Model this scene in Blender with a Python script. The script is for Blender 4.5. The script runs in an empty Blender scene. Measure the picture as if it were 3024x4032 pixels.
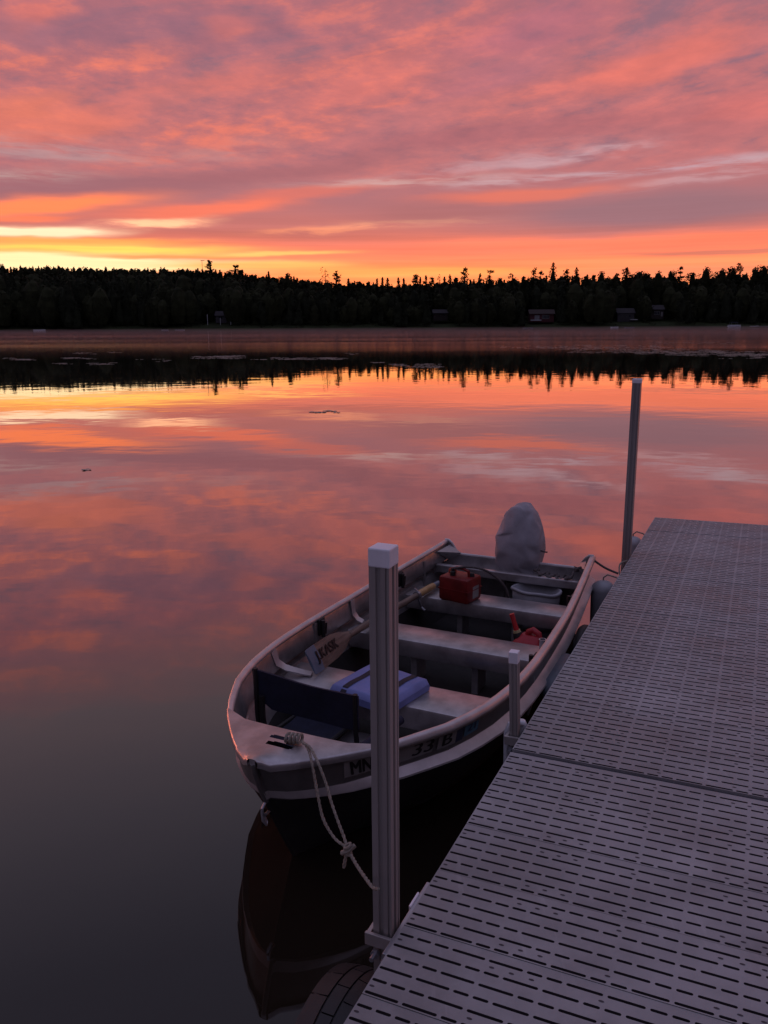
import bpy, bmesh, math, random
import numpy as np
from mathutils import Vector, Matrix

random.seed(7)
C = bpy.context.scene.collection
SC = bpy.context.scene
R = math.radians

# ---------------------------------------------------------------- camera
F_PX, PITCH, ROLL, CAM_H = 3261.0, R(12.77), -0.005, 2.35


def cam_axes(pitch, roll):
    U = Vector((1, 0, 0)); V = Vector((0, -math.sin(pitch), -math.cos(pitch)))
    Fw = Vector((0, math.cos(pitch), -math.sin(pitch)))
    c, s = math.cos(roll), math.sin(roll)
    return U * c - V * s, U * s + V * c, Fw          # right, down, forward


right, down, fwd = cam_axes(PITCH, ROLL)
cam_data = bpy.data.cameras.new('camera')
cam = bpy.data.objects.new('camera', cam_data); C.objects.link(cam)
cam_data.sensor_fit = 'VERTICAL'; cam_data.sensor_height = 36.0
cam_data.lens = 36.0 * F_PX / 4032.0
cam_data.clip_start = 0.05; cam_data.clip_end = 6000
cam.matrix_world = Matrix(((right.x, -down.x, -fwd.x, 0), (right.y, -down.y, -fwd.y, 0),
                           (right.z, -down.z, -fwd.z, CAM_H), (0, 0, 0, 1)))
SC.camera = cam


def bearing(px, py):
    """direction (azimuth, elevation in degrees) of a photo position, used to lay out the far sky and shore"""
    v = right * ((px - 1512) / F_PX) + down * ((py - 2016) / F_PX) + fwd
    v.normalize()
    return math.degrees(math.atan2(v.x, v.y)), math.degrees(math.asin(v.z))


def far(px, py, Y):
    az, el = bearing(px, py)
    X = Y * math.tan(R(az))
    return X, CAM_H + math.hypot(X, Y) * math.tan(R(el))


# ---------------------------------------------------------------- render settings
SC.view_settings.view_transform = 'Standard'
SC.view_settings.look = 'None'
SC.view_settings.exposure = 0.0
SC.view_settings.gamma = 1.0
SC.render.engine = 'CYCLES'
SC.cycles.use_denoising = True
SC.cycles.max_bounces = 6
SC.cycles.sample_clamp_indirect = 4.0


def lin(r, g, b, a=1.0):
    def f(c):
        c /= 255.0
        return c / 12.92 if c <= 0.04045 else ((c + 0.055) / 1.055) ** 2.4
    return (f(r), f(g), f(b), a)


# ---------------------------------------------------------------- world: sunset sky
world = bpy.data.worlds.new('World'); SC.world = world; world.use_nodes = True
wt = world.node_tree; wt.nodes.clear()


class NT:
    def __init__(s, t): s.t = t
    def n(s, typ, **k):
        o = s.t.nodes.new(typ)
        for a, b in k.items(): setattr(o, a, b)
        return o
    def put(s, sock, v):
        if isinstance(v, bpy.types.NodeSocket): s.t.links.new(v, sock)
        else: sock.default_value = v
    def math(s, op, a, b=0.0, c=0.0, clamp=False):
        o = s.n('ShaderNodeMath', operation=op, use_clamp=clamp)
        s.put(o.inputs[0], a); s.put(o.inputs[1], b); s.put(o.inputs[2], c)
        return o.outputs[0]
    def smooth(s, v, lo, hi, a=0.0, b=1.0):
        o = s.n('ShaderNodeMapRange', interpolation_type='SMOOTHSTEP')
        s.put(o.inputs[0], v)
        for i, x in enumerate((lo, hi, a, b)): s.put(o.inputs[i + 1], x)
        return o.outputs[0]
    def mix(s, f, a, b, blend='MIX'):
        o = s.n('ShaderNodeMix', data_type='RGBA', blend_type=blend)
        s.put(o.inputs[0], f); s.put(o.inputs[6], a); s.put(o.inputs[7], b)
        return o.outputs[2]
    def noise(s, vec, scale, detail=4.0, rough=0.55, out=0):
        o = s.n('ShaderNodeTexNoise')
        s.put(o.inputs['Vector'], vec)
        o.inputs['Scale'].default_value = scale; o.inputs['Detail'].default_value = detail
        o.inputs['Roughness'].default_value = rough
        return o.outputs[out]
    def xyz(s, x, y, z=0.0):
        o = s.n('ShaderNodeCombineXYZ')
        for i, v in enumerate((x, y, z)): s.put(o.inputs[i], v)
        return o.outputs[0]
    def ramp(s, v, pts):
        o = s.n('ShaderNodeValToRGB'); cr = o.color_ramp
        while len(cr.elements) < len(pts): cr.elements.new(0.5)
        for e, (p, c) in zip(cr.elements, pts): e.position = p; e.color = c
        s.put(o.inputs[0], v)
        return o.outputs[0]
    def mapping(s, vec, loc=(0, 0, 0), rot=(0, 0, 0), scale=(1, 1, 1), kind='POINT'):
        o = s.n('ShaderNodeMapping', vector_type=kind)
        s.put(o.inputs[0], vec)
        o.inputs[1].default_value = loc; o.inputs[2].default_value = rot; o.inputs[3].default_value = scale
        return o.outputs[0]


def hot_lin(r, g, b):
    c = lin(r, g, b)
    return (c[0] * (1.0 + 0.45 * max(0, r - 240) / 15), c[1], c[2], 1)


def build_sky():
    w = NT(wt)
    d = w.n('ShaderNodeTexCoord').outputs['Generated']
    sep = w.n('ShaderNodeSeparateXYZ'); w.put(sep.inputs[0], d)
    x, y, z = sep.outputs
    az = w.math('MULTIPLY', w.math('ARCTAN2', x, y), 57.29578)
    el = w.math('MULTIPLY', w.math('ARCSINE', z), 57.29578)
    el = w.math('MAXIMUM', el, 0.0)
    ae = w.xyz(az, el)
    # plane of the cloud deck, so that its texture shrinks towards the horizon
    zz = w.math('ADD', w.math('MAXIMUM', z, 0.0), 0.07)
    cp = w.xyz(w.math('DIVIDE', x, zz), w.math('DIVIDE', y, zz))
    # warp that frays the edges of the bands
    wn = w.noise(w.mapping(ae, scale=(0.045, 0.30, 1)), 1.0, 5.0, 0.6, out=1)
    wsep = w.n('ShaderNodeSeparateColor'); w.put(wsep.inputs[0], wn)
    dx = w.math('MULTIPLY', w.math('SUBTRACT', wsep.outputs[0], 0.5), 9.0)
    dy0 = w.math('MULTIPLY', w.math('SUBTRACT', wsep.outputs[1], 0.5), 1.7)
    amp = w.smooth(el, 0.0, 12.0, 0.55, 1.6)
    dy = w.math('MULTIPLY', dy0, amp)
    elw = w.math('MAXIMUM', w.math('ADD', el, dy), 0.0)
    aew = w.xyz(w.math('ADD', az, dx), elw)
    # base colours by elevation
    t = w.math('POWER', w.math('DIVIDE', elw, 90.0), 0.5)

    def P(e): return (e / 90.0) ** 0.5
    centre = w.ramp(t, [(P(0.0), hot_lin(255, 178, 100)), (P(2.6), hot_lin(255, 166, 98)), (P(3.6), hot_lin(255, 156, 100)),
                        (P(4.6), hot_lin(248, 138, 104)), (P(6.0), lin(212, 122, 112)), (P(7.6), lin(182, 118, 122)),
                        (P(10.0), lin(194, 119, 121)), (P(14.0), lin(190, 115, 119)), (P(19.0), lin(180, 112, 121)),
                        (P(22.0), lin(166, 118, 124)), (P(25.0), lin(144, 124, 132)), (P(31.0), lin(132, 122, 136)), (P(40.0), lin(118, 115, 136)),
                        (P(60.0), lin(150, 148, 182)), (1.0, lin(168, 166, 202))])
    back = w.ramp(t, [(0.0, lin(18, 17, 18)), (P(15), lin(22, 20, 22)), (P(24), lin(92, 84, 98)), (P(42), lin(136, 130, 162)), (1.0, lin(166, 163, 202))])   # dark wooded bank behind
    ax = w.math('ABSOLUTE', az)
    col = w.mix(w.smooth(ax, 55.0, 110.0), centre, back)
    # mottled coral cloud undersides
    wide = w.noise(w.mapping(cp, rot=(0, 0, R(-24)), scale=(0.55, 1.25, 1)), 1.3, 3.0, 0.5)
    sweep = w.noise(w.mapping(w.mapping(aew, rot=(0, 0, R(-13))), scale=(0.060, 0.50, 1)), 1.0, 6.0, 0.66)
    wide = w.math('ADD', w.math('MULTIPLY', wide, 0.28), w.math('MULTIPLY', sweep, 0.72))
    fine = w.noise(w.mapping(cp, rot=(0, 0, R(-20)), scale=(1.0, 0.8, 1)), 6.5, 6.0, 0.62)
    mot = w.math('ADD', w.math('MULTIPLY', wide, 0.66), w.math('MULTIPLY', fine, 0.40))
    up = w.math('MULTIPLY', w.smooth(el, 7.0, 12.5), w.smooth(el, 26.0, 16.5))
    up = w.math('MULTIPLY', up, w.smooth(ax, 75.0, 38.0))
    hot = w.math('MULTIPLY', w.smooth(mot, 0.515, 0.66), up)
    leftness = w.smooth(az, 22.0, -22.0)
    coral = w.mix(leftness, lin(228, 124, 116), lin(240, 128, 106))
    col = w.mix(w.math('MULTIPLY', hot, w.math('ADD', 0.68, w.math('MULTIPLY', leftness, 0.27))), col, coral)
    cold = w.math('MULTIPLY', w.smooth(mot, 0.535, 0.40), up)
    col = w.mix(w.math('MULTIPLY', cold, 0.9), col, lin(146, 110, 126))

    wisp = w.smooth(w.noise(w.mapping(aew, rot=(0, 0, R(-4)), scale=(0.16, 1.5, 1)), 1.0, 5.0, 0.62), 0.36, 0.62)

    def spot(col, X, Y, sx, sy, rgb, k=1.0, tilt=0.0, wispy=False):
        a, e = bearing(X * 1.8228, Y * 1.8228)
        m = w.mapping(aew, (a, e, 0), (0, 0, R(tilt)), (sx / 31.2, sy / 31.2, 1), 'TEXTURE')
        g = w.n('ShaderNodeTexGradient', gradient_type='QUADRATIC_SPHERE'); w.put(g.inputs[0], m)
        f = w.math('MULTIPLY', w.smooth(g.outputs['Fac'], 0.0, 0.62), k, clamp=True)
        if wispy: f = w.math('MULTIPLY', f, wisp)
        return w.mix(f, col, hot_lin(*rgb))

    S = [  # x, y, half width, half height, colour, strength, tilt
        (350, 70, 620, 80, (148, 106, 124), .62, 4), (70, 40, 120, 60, (236, 124, 108), .5, 20), (480, 60, 90, 45, (236, 124, 108), .35, 10), (40, 70, 160, 50, (160, 112, 128), .5, 0),
        (90, 260, 330, 75, (240, 128, 104), .62, 6), (60, 215, 200, 40, (240, 130, 104), .5, 12), (420, 200, 420, 60, (236, 126, 110), .42, 14),
        (780, 190, 300, 60, (234, 126, 114), .45, 16), (1420, 130, 320, 80, (240, 124, 108), .65, 12), (1560, 250, 260, 70, (218, 116, 112), .5, 6),
        (1150, 60, 320, 70, (190, 112, 128), .5, 6), (1050, 170, 280, 60, (186, 116, 130), .45, 14), (900, 265, 340, 40, (202, 122, 124), .5, 12),
        (80, 318, 380, 44, (190, 150, 152), .75, 2, True), (430, 322, 340, 34, (196, 136, 136), .6, 6, True),
        (60, 385, 260, 34, (206, 174, 168), .9, 5, True), (250, 402, 640, 58, (162, 108, 116), .8, 4), (620, 360, 520, 40, (172, 108, 114), .75, 8),
        (1100, 292, 620, 46, (174, 106, 114), .7, 3), (1500, 285, 300, 40, (172, 110, 118), .55, 2),
        (650, 425, 420, 26, (236, 122, 104), .65, 8), (1060, 350, 420, 26, (206, 160, 166), .6, 5, True), (1250, 333, 280, 20, (210, 168, 174), .7, 5, True),
        (860, 392, 400, 24, (212, 168, 164), .9, 3, True), (1150, 384, 380, 24, (208, 168, 172), .8, 3, True), (1440, 354, 420, 20, (200, 162, 172), .85, 3, True),
        (1640, 338, 220, 26, (202, 166, 172), .7, 4, True), (1500, 384, 380, 20, (208, 160, 164), .75, 4, True), (1120, 418, 380, 24, (238, 124, 102), .85, 3),
        (1420, 452, 700, 72, (160, 116, 124), .92, 1), (950, 458, 360, 34, (178, 112, 112), .65, 2), (880, 484, 320, 16, (224, 154, 130), .7, 2, True),
        (80, 442, 420, 34, (255, 152, 90), .85, 5), (420, 458, 380, 26, (250, 134, 92), .6, 4), (330, 482, 200, 17, (255, 210, 160), 1.0, 3, True),
        (700, 495, 320, 16, (248, 164, 122), .7, 2, True),
        (60, 500, 280, 21, (255, 248, 200), 1.3, 2), (30, 470, 200, 12, (250, 136, 84), .6, 2), (120, 522, 480, 17, (255, 192, 98), .8, 1),
        (160, 541, 640, 22, (255, 222, 104), .95, 1), (40, 548, 260, 12, (252, 172, 84), .8, 0),
        (120, 572, 720, 32, (255, 251, 186), 1.5, 0), (600, 548, 300, 10, (255, 210, 116), .8, 2), (350, 556, 330, 7, (240, 164, 90), .7, 1),
        (560, 578, 380, 20, (255, 206, 112), .85, 0), (1020, 556, 560, 10, (232, 140, 100), .6, 0), (900, 590, 600, 20, (255, 186, 98), .7, 0),
        (1300, 522, 760, 26, (246, 136, 102), .9, 0), (1480, 590, 560, 34, (246, 152, 112), .75, 0), (1560, 545, 420, 12, (206, 122, 106), .7, -1), (1250, 572, 560, 14, (250, 154, 104), .6, 0),
    ]
    for q in S: col = spot(col, *q)
    # thin horizontal streaks near the horizon
    st = w.noise(w.mapping(ae, scale=(0.035, 1.5, 1)), 1.0, 4.0, 0.6)
    low = w.smooth(el, 9.0, 3.0)
    k = w.math('ADD', 1.0, w.math('MULTIPLY', w.math('MULTIPLY', w.math('SUBTRACT', st, 0.5), low), 0.95))
    k = w.math('MULTIPLY', k, w.math('ADD', 1.0, w.math('MULTIPLY', w.math('SUBTRACT', fine, 0.5), w.math('MULTIPLY', up, 0.35))))
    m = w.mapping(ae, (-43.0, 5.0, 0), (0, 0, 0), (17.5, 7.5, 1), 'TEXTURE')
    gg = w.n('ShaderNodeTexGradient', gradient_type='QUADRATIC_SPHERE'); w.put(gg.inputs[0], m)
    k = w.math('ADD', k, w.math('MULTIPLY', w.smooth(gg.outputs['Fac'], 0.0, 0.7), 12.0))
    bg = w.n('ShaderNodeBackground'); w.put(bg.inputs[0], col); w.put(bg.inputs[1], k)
    out = w.n('ShaderNodeOutputWorld'); wt.links.new(bg.outputs[0], out.inputs[0])


build_sky()


# ---------------------------------------------------------------- mesh helpers
class G:
    """collects quads, boxes, tubes and lathes into one mesh"""
    def __init__(s): s.v = []; s.f = []; s.m = []; s.cur = 0
    def add(s, verts, faces):
        o = len(s.v); s.v += [tuple(p) for p in verts]
        for f in faces: s.f.append(tuple(i + o for i in f)); s.m.append(s.cur)
    def box(s, lo, hi, M=None, bev=0.0):
        bm = bmesh.new(); bmesh.ops.create_cube(bm, size=1.0)
        for v in bm.verts: v.co = Vector([(lo[i] + hi[i]) / 2 + v.co[i] * (hi[i] - lo[i]) for i in range(3)])
        if bev: bmesh.ops.bevel(bm, geom=bm.edges[:], offset=bev, segments=2, profile=0.5, affect='EDGES')
        s.bm(bm, M)
    def bm(s, bm, M=None):
        bm.verts.index_update()
        s.add([(M @ v.co if M else v.co.copy()) for v in bm.verts], [[v.index for v in f.verts] for f in bm.faces]); bm.free()
    def tube(s, pts, r, n=8, cap=True, squash=None):
        pts = [Vector(p) for p in pts]; rings = []
        rr = r if isinstance(r, (list, tuple)) else [r] * len(pts)
        ref = None
        for i, p in enumerate(pts):
            t = (pts[min(i + 1, len(pts) - 1)] - pts[max(i - 1, 0)]).normalized()
            if ref is None: ref = t.cross(Vector((0, 0, 1)) if abs(t.z) < .95 else Vector((1, 0, 0))).normalized()
            ref = (ref - t * ref.dot(t)).normalized(); b = t.cross(ref)
            rings.append([p + (ref * math.cos(2 * math.pi * k / n) + b * math.sin(2 * math.pi * k / n) * (squash or 1)) * rr[i] for k in range(n)])
        s.rings(rings, cap)
    def rings(s, rings, cap=True, close=True):
        n = len(rings[0]); V = [p for r in rings for p in r]; Fc = []
        for i in range(len(rings) - 1):
            for k in range(n if close else n - 1):
                a, b = i * n + k, i * n + (k + 1) % n
                Fc.append((a, b, b + n, a + n))
        if cap and close: Fc.append(tuple(range(n))[::-1]); Fc.append(tuple((len(rings) - 1) * n + k for k in range(n)))
        s.add(V, Fc)
    def lathe(s, prof, c=(0, 0, 0), n=20, cap=True, sx=1.0, sy=1.0):
        s.rings([[(c[0] + r * sx * math.cos(2 * math.pi * k / n), c[1] + r * sy * math.sin(2 * math.pi * k / n), c[2] + h) for k in range(n)] for r, h in prof], cap)
    def grid(s, rows, flip=False):
        s.rings(rows, cap=False, close=False)


LOCAL = {}


class Frame:
    """a place things are laid out in: x along, y to the right, z up"""
    def __init__(s, org, x, y, z): s.M = Matrix(((x.x, -y.x, z.x, org.x), (x.y, -y.y, z.y, org.y), (x.z, -y.z, z.z, org.z), (0, 0, 0, 1)))


WORLD = Frame(Vector((0, 0, 0)), Vector((1, 0, 0)), Vector((0, -1, 0)), Vector((0, 0, 1)))


def mesh(g, name, mats, frame, base, smooth=False, fix=True):
    me = bpy.data.meshes.new(name)
    flip = frame is not WORLD
    bx, by_, bz = base
    vs = [(p[0] - bx, (-(p[1] - by_) if flip else p[1] - by_), p[2] - bz) for p in g.v]
    me.from_pydata(vs, [], g.f)
    for m in (mats if isinstance(mats, (list, tuple)) else [mats]): me.materials.append(m)
    if any(g.m): me.polygons.foreach_set('material_index', g.m)
    if fix:
        bm = bmesh.new(); bm.from_mesh(me); bmesh.ops.recalc_face_normals(bm, faces=bm.faces[:]); bm.to_mesh(me); bm.free()
    if smooth:
        me.polygons.foreach_set('use_smooth', [True] * len(me.polygons))
        if smooth != 'all': me.set_sharp_from_angle(angle=R(42))
    return me


def thing(name, label, cat, frame=WORLD, base=(0, 0, 0), group=None):
    o = bpy.data.objects.new(name, None); C.objects.link(o)
    o.empty_display_size = 0.1
    b = (base[0], base[1] if frame is WORLD else -base[1], base[2])
    o.matrix_world = frame.M @ Matrix.Translation(b)
    tag(o, label, cat, group); LOCAL[o.name] = (frame, base)
    return o


def tag(o, label, cat, group=None, kind=None):
    o['label'] = label; o['category'] = cat
    if group: o['group'] = group
    if kind: o['kind'] = kind


def part(g, name, mats, root, top=None, smooth=True, label=None):
    """a part of root (given in root's frame); top is the part it sits on for a sub-part"""
    fr, base = LOCAL[root.name]
    o = bpy.data.objects.new(name, mesh(g, name, mats, fr, base, smooth)); C.objects.link(o)
    o.parent = top or root
    if label: o['label'] = label
    return o


def single(g, name, mats, label, cat, frame=WORLD, base=(0, 0, 0), smooth=True, group=None, kind=None, fix=True):
    o = bpy.data.objects.new(name, mesh(g, name, mats, frame, base, smooth, fix)); C.objects.link(o)
    b = (base[0], base[1] if frame is WORLD else -base[1], base[2])
    o.matrix_world = frame.M @ Matrix.Translation(b)
    tag(o, label, cat, group, kind); LOCAL[o.name] = (frame, base)
    return o


def structure(g, name, m, smooth=False, fix=True):
    o = bpy.data.objects.new(name, mesh(g, name, m, WORLD, (0, 0, 0), smooth, fix)); C.objects.link(o); o['kind'] = 'structure'
    return o


# ---------------------------------------------------------------- materials
def mat(name, col, rough=0.6, metal=0.0, var=0.25, vscale=6.0, bump=0.0, bscale=40.0, col2=None, spec=0.5, stretch=(1, 1, 1)):
    m = bpy.data.materials.new(name); m.use_nodes = True
    t = NT(m.node_tree); b = m.node_tree.nodes['Principled BSDF']
    co = t.n('ShaderNodeTexCoord').outputs['Object']
    if stretch != (1, 1, 1): co = t.mapping(co, scale=stretch)
    n = t.noise(co, vscale, 5.0, 0.6)
    c2 = col2 or tuple(c * (1 - var) for c in col[:3])
    t.put(b.inputs['Base Color'], t.mix(t.smooth(n, 0.32, 0.68), (*col[:3], 1), (*c2[:3], 1)))
    t.put(b.inputs['Roughness'], t.math('ADD', rough - 0.08, t.math('MULTIPLY', t.noise(co, vscale * 3.1, 4.0), 0.16)))
    b.inputs['Metallic'].default_value = metal
    b.inputs['Specular IOR Level'].default_value = spec
    if bump:
        bn = t.n('ShaderNodeBump'); bn.inputs['Strength'].default_value = bump; bn.inputs['Distance'].default_value = 0.004
        t.put(bn.inputs['Height'], t.noise(co, bscale, 5.0, 0.65)); t.put(b.inputs['Normal'], bn.outputs[0])
    return m


M = {}
M['alu'] = mat('worn aluminium', (0.47, 0.445, 0.45), 0.36, 0.68, 0.34, 8, 0.25, 26)
M['alu_edge'] = mat('bright aluminium', (0.60, 0.56, 0.56), 0.42, 0.5, 0.18, 9, 0.1, 60)
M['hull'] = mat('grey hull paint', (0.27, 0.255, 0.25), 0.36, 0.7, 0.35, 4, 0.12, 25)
M['hull_low'] = mat('shaded lower hull', (0.024, 0.022, 0.022), 0.75, 0.0, 0.3, 4, spec=0.15)  # hull below the rail, its shade darkened into the colour
M['bilge'] = mat('dirty shaded bilge', (0.016, 0.013, 0.012), 0.8, 0, 0.5, 7)  # bilge dirt, with the shade under the benches darkened into it
M['post'] = mat('grey aluminium post', (0.44, 0.41, 0.40), 0.48, 0.6, 0.25, 3, 0.15, 80, stretch=(1, 1, 0.12))
M['cap'] = mat('white plastic cap', (0.80, 0.81, 0.88), 0.5, 0, 0.08, 12)
M['deckboard'] = mat('grey plastic decking', (0.34, 0.345, 0.355), 0.62, 0, 0.20, 3.2, 0.35, 260)
M['plug'] = mat('dark screw recess', (0.05, 0.045, 0.055), 0.75)
M['slot_shade'] = mat('shaded slot wall', (0.040, 0.031, 0.036), 0.9)  # same decking plastic, blackened to hold the shade inside the slots
M['frame'] = mat('dock frame aluminium', (0.42, 0.41, 0.42), 0.5, 0.5)
M['navy'] = mat('navy canvas', (0.010, 0.013, 0.036), 0.85, 0, 0.3, 20, 0.3, 300)
M['blue'] = mat('faded blue vinyl', (0.18, 0.22, 0.49), 0.65, 0, 0.2, 7, 0.3, 50)
M['strap'] = mat('dark webbing strap', (0.022, 0.018, 0.030), 0.8)
M['black'] = mat('black rubber', (0.016, 0.015, 0.016), 0.6, 0, 0.3, 12, 0.3, 70)
M['tread'] = mat('worn tyre rubber', (0.014, 0.013, 0.014), 0.5, 0, 0.3, 12, 0.3, 90)
M['red_metal'] = mat('faded red tank paint', (0.20, 0.013, 0.012), 0.5, 0.0, 0.45, 9, 0.2, 40, spec=0.3)
M['red'] = mat('red plastic', (0.40, 0.018, 0.030), 0.45, 0, 0.2, 10)
M['red_spout'] = mat('bright red spout', (0.48, 0.025, 0.03), 0.4)
M['yellow'] = mat('yellowed ring', (0.42, 0.36, 0.18), 0.6)
M['white'] = mat('white plastic', (0.60, 0.62, 0.66), 0.5, 0, 0.15, 8, 0.1, 40)
M['dull_white'] = mat('dull white plastic', (0.36, 0.37, 0.40), 0.5, 0, 0.18, 8, 0.1, 40)
M['trim'] = mat('painted trim', (0.20, 0.20, 0.21), 0.6)
M['cover'] = mat('grey cover cloth', (0.35, 0.335, 0.37), 0.85, 0, 0.16, 9, 0.5, 60)
M['wood'] = mat('varnished oar wood', (0.19, 0.135, 0.105), 0.6, 0, 0.5, 5, 0.2, 40, stretch=(1.0, 9, 9))
M['grip'] = mat('honey wood grip', (0.50, 0.31, 0.13), 0.5, 0, 0.25, 14)
M['paleblue'] = mat('pale blue paint', (0.11, 0.155, 0.22), 0.6, 0, 0.2, 9)
M['ink'] = mat('black lettering', (0.012, 0.010, 0.012), 0.6)
M['decal'] = mat('pale decal backing', (0.25, 0.24, 0.235), 0.5)
M['sticker'] = mat('teal permit sticker', (0.06, 0.16, 0.24), 0.5)
M['sticker2'] = mat('navy permit sticker', (0.02, 0.03, 0.07), 0.5)
M['rope'] = mat('off white braided rope', (0.33, 0.30, 0.25), 0.9, 0, 0.35, 60, 0.8, 300)
M['dark_rope'] = mat('dark grey rope', (0.10, 0.085, 0.085), 0.9, 0, 0.4, 60)
M['steel'] = mat('galvanised steel', (0.45, 0.46, 0.50), 0.4, 0.8)
M['fender'] = mat('grey blue vinyl fender', (0.15, 0.18, 0.22), 0.5, 0, 0.2, 8)
M['bark'] = mat('dark bark', (0.045, 0.034, 0.026), 0.9, 0, 0.4, 2)
M['leaf'] = mat('dark conifer foliage', (0.024, 0.029, 0.016), 0.9, 0, 0.5, 0.35, spec=0.1)
M['leaf2'] = mat('dark broadleaf foliage', (0.031, 0.035, 0.016), 0.9, 0, 0.5, 0.3, spec=0.1)
M['lily'] = mat('lily pad', (0.36, 0.34, 0.27), 0.5, 0, 0.3, 2)
M['ground'] = mat('shore grass', (0.034, 0.044, 0.018), 0.95, 0, 0.4, 0.15, spec=0.1)

# every decking panel has weathered a little differently
_t = NT(M['deckboard'].node_tree); _b = M['deckboard'].node_tree.nodes['Principled BSDF']
_src = _b.inputs['Base Color'].links[0].from_socket
_v = _t.math('ADD', 0.90, _t.math('MULTIPLY', _t.n('ShaderNodeObjectInfo').outputs['Random'], 0.18))
_geo = _t.n('ShaderNodeNewGeometry').outputs['Position']
_st = _t.noise(_t.mapping(_geo, scale=(1, 1, 1)), 1.6, 6.0, 0.68)                       # stains and dried splashes
_sc = _t.noise(_t.mapping(_geo, rot=(0, 0, .9), scale=(30, 2.5, 1)), 1.0, 3.0, 0.6)     # scuffs
_v = _t.math('MULTIPLY', _v, _t.smooth(_st, 0.38, 0.62, 0.80, 1.06))
_v = _t.math('MULTIPLY', _v, _t.smooth(_sc, 0.62, 0.74, 1.0, 1.14))
_t.put(_b.inputs['Base Color'], _t.mix(1.0, _src, _t.xyz(_v, _v, _v), 'MULTIPLY'))
_t.put(_b.inputs['Roughness'], _t.smooth(_st, 0.3, 0.65, 0.48, 0.68))

# ---------------------------------------------------------------- water
wm = bpy.data.materials.new('lake water'); wm.use_nodes = True
t = NT(wm.node_tree); wm.node_tree.nodes.clear()
pos = t.n('ShaderNodeNewGeometry').outputs['Position']
sp = t.n('ShaderNodeSeparateXYZ'); t.put(sp.inputs[0], pos)
r_ = t.math('SQRT', t.math('ADD', t.math('MULTIPLY', sp.outputs[0], sp.outputs[0]), t.math('MULTIPLY', sp.outputs[1], sp.outputs[1])))
# calm near the shore, ruffled by a light air farther out
edge = t.math('ADD', sp.outputs[1], t.math('MULTIPLY', t.math('SUBTRACT', t.noise(t.mapping(pos, scale=(.012, .03, 1)), 1.0, 3.0), 0.5), 26.0))
edge = t.math('ADD', edge, t.math('MULTIPLY', sp.outputs[0], 0.10))
ruf = t.smooth(edge, 58.0, 84.0)
pat = t.noise(t.mapping(pos, scale=(.006, .035, 1)), 1.0, 4.0, 0.6)
ruf = t.math('MULTIPLY', ruf, t.smooth(pat, 0.30, 0.62, 0.45, 1.0))
rough = t.math('ADD', 0.018, t.math('MULTIPLY', ruf, 0.085))
swell = t.noise(t.mapping(pos, scale=(0.7, 0.9, 1)), 1.0, 2.0, 0.45)
rip = t.noise(t.mapping(pos, scale=(3.0, 5.0, 1)), 1.0, 2.0, 0.5)
hgt = t.math('ADD', t.math('MULTIPLY', swell, 0.010), t.math('MULTIPLY', rip, 0.0006))
bp = t.n('ShaderNodeBump'); bp.inputs['Strength'].default_value = 0.32; bp.inputs['Distance'].default_value = 1.0
t.put(bp.inputs['Height'], hgt)
lw = t.n('ShaderNodeLayerWeight'); t.put(lw.inputs['Normal'], bp.outputs[0])
fr_ = t.math('ADD', 0.016, t.math('MULTIPLY', t.math('POWER', lw.outputs['Facing'], 2.6), 0.95))
gl = t.n('ShaderNodeBsdfGlossy'); gl.inputs['Color'].default_value = (1, 1, 1, 1)
t.put(gl.inputs['Roughness'], rough); t.put(gl.inputs['Normal'], bp.outputs[0])
df = t.n('ShaderNodeBsdfDiffuse')
t.put(df.inputs['Color'], t.mix(t.noise(pos, 0.8, 5.0, 0.6), (0.010, 0.008, 0.006, 1), (0.022, 0.015, 0.009, 1)))
mx = t.n('ShaderNodeMixShader'); t.put(mx.inputs[0], fr_)
wm.node_tree.links.new(df.outputs[0], mx.inputs[1]); wm.node_tree.links.new(gl.outputs[0], mx.inputs[2])
ot = t.n('ShaderNodeOutputMaterial'); wm.node_tree.links.new(mx.outputs[0], ot.inputs[0])
g = G(); g.add([(-1500, -300, 0), (1500, -300, 0), (1500, 470, 0), (-1500, 470, 0)], [(0, 1, 2, 3)])
structure(g, 'lake_water', wm)

# low morning mist lying on the far half of the lake
mm = bpy.data.materials.new('mist'); mm.use_nodes = True; mm.node_tree.nodes.clear(); t = NT(mm.node_tree)
pv = t.n('ShaderNodeVolumePrincipled'); pv.inputs['Color'].default_value = (0.95, 0.72, 0.68, 1); pv.inputs['Density'].default_value = 0.0016; pv.inputs['Anisotropy'].default_value = 0.2
mo = t.n('ShaderNodeOutputMaterial'); mm.node_tree.links.new(pv.outputs[0], mo.inputs['Volume'])
g = G(); g.box((-420, 84, 0.03), (420, 389, 1.0))
single(g, 'mist', mm, 'thin mist lying on the far half of the lake', 'mist', smooth=False, kind='stuff')

# ---------------------------------------------------------------- far shore: ground
SHORE = 392.0


def hill(X):            # wooded ridge behind the shore, higher on the left
    return float(np.interp(X, [-400, -100, -60, -15, 30, 90, 160, 400], [27, 27, 20, 10, 8, 12, 15, 16]))


def ground_z(X, Y):
    d = Y - SHORE - 3.0 * math.sin(X * 0.03) - 1.5 * math.sin(X * 0.11)
    if d < 0: return -0.6
    z = 0.5 + 5.0 * min(1, d / 38.0) ** 0.8
    k = min(1, max(0, (d - 30) / (190.0 - 70 * min(1, max(0, (X + 60) / 90))))); k = k * k * (3 - 2 * k)
    return z + hill(X) * k


ys = [380, 386, 390, 393, 396, 399, 403, 408, 415, 425, 440, 460, 490, 520, 560, 600, 640, 700, 800]
xs = list(range(-620, 641, 12))
g = G(); g.grid([[(x, y, ground_z(x, y)) for x in xs] for y in ys])
structure(g, 'far_shore_ground', M['ground'], True)

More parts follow.
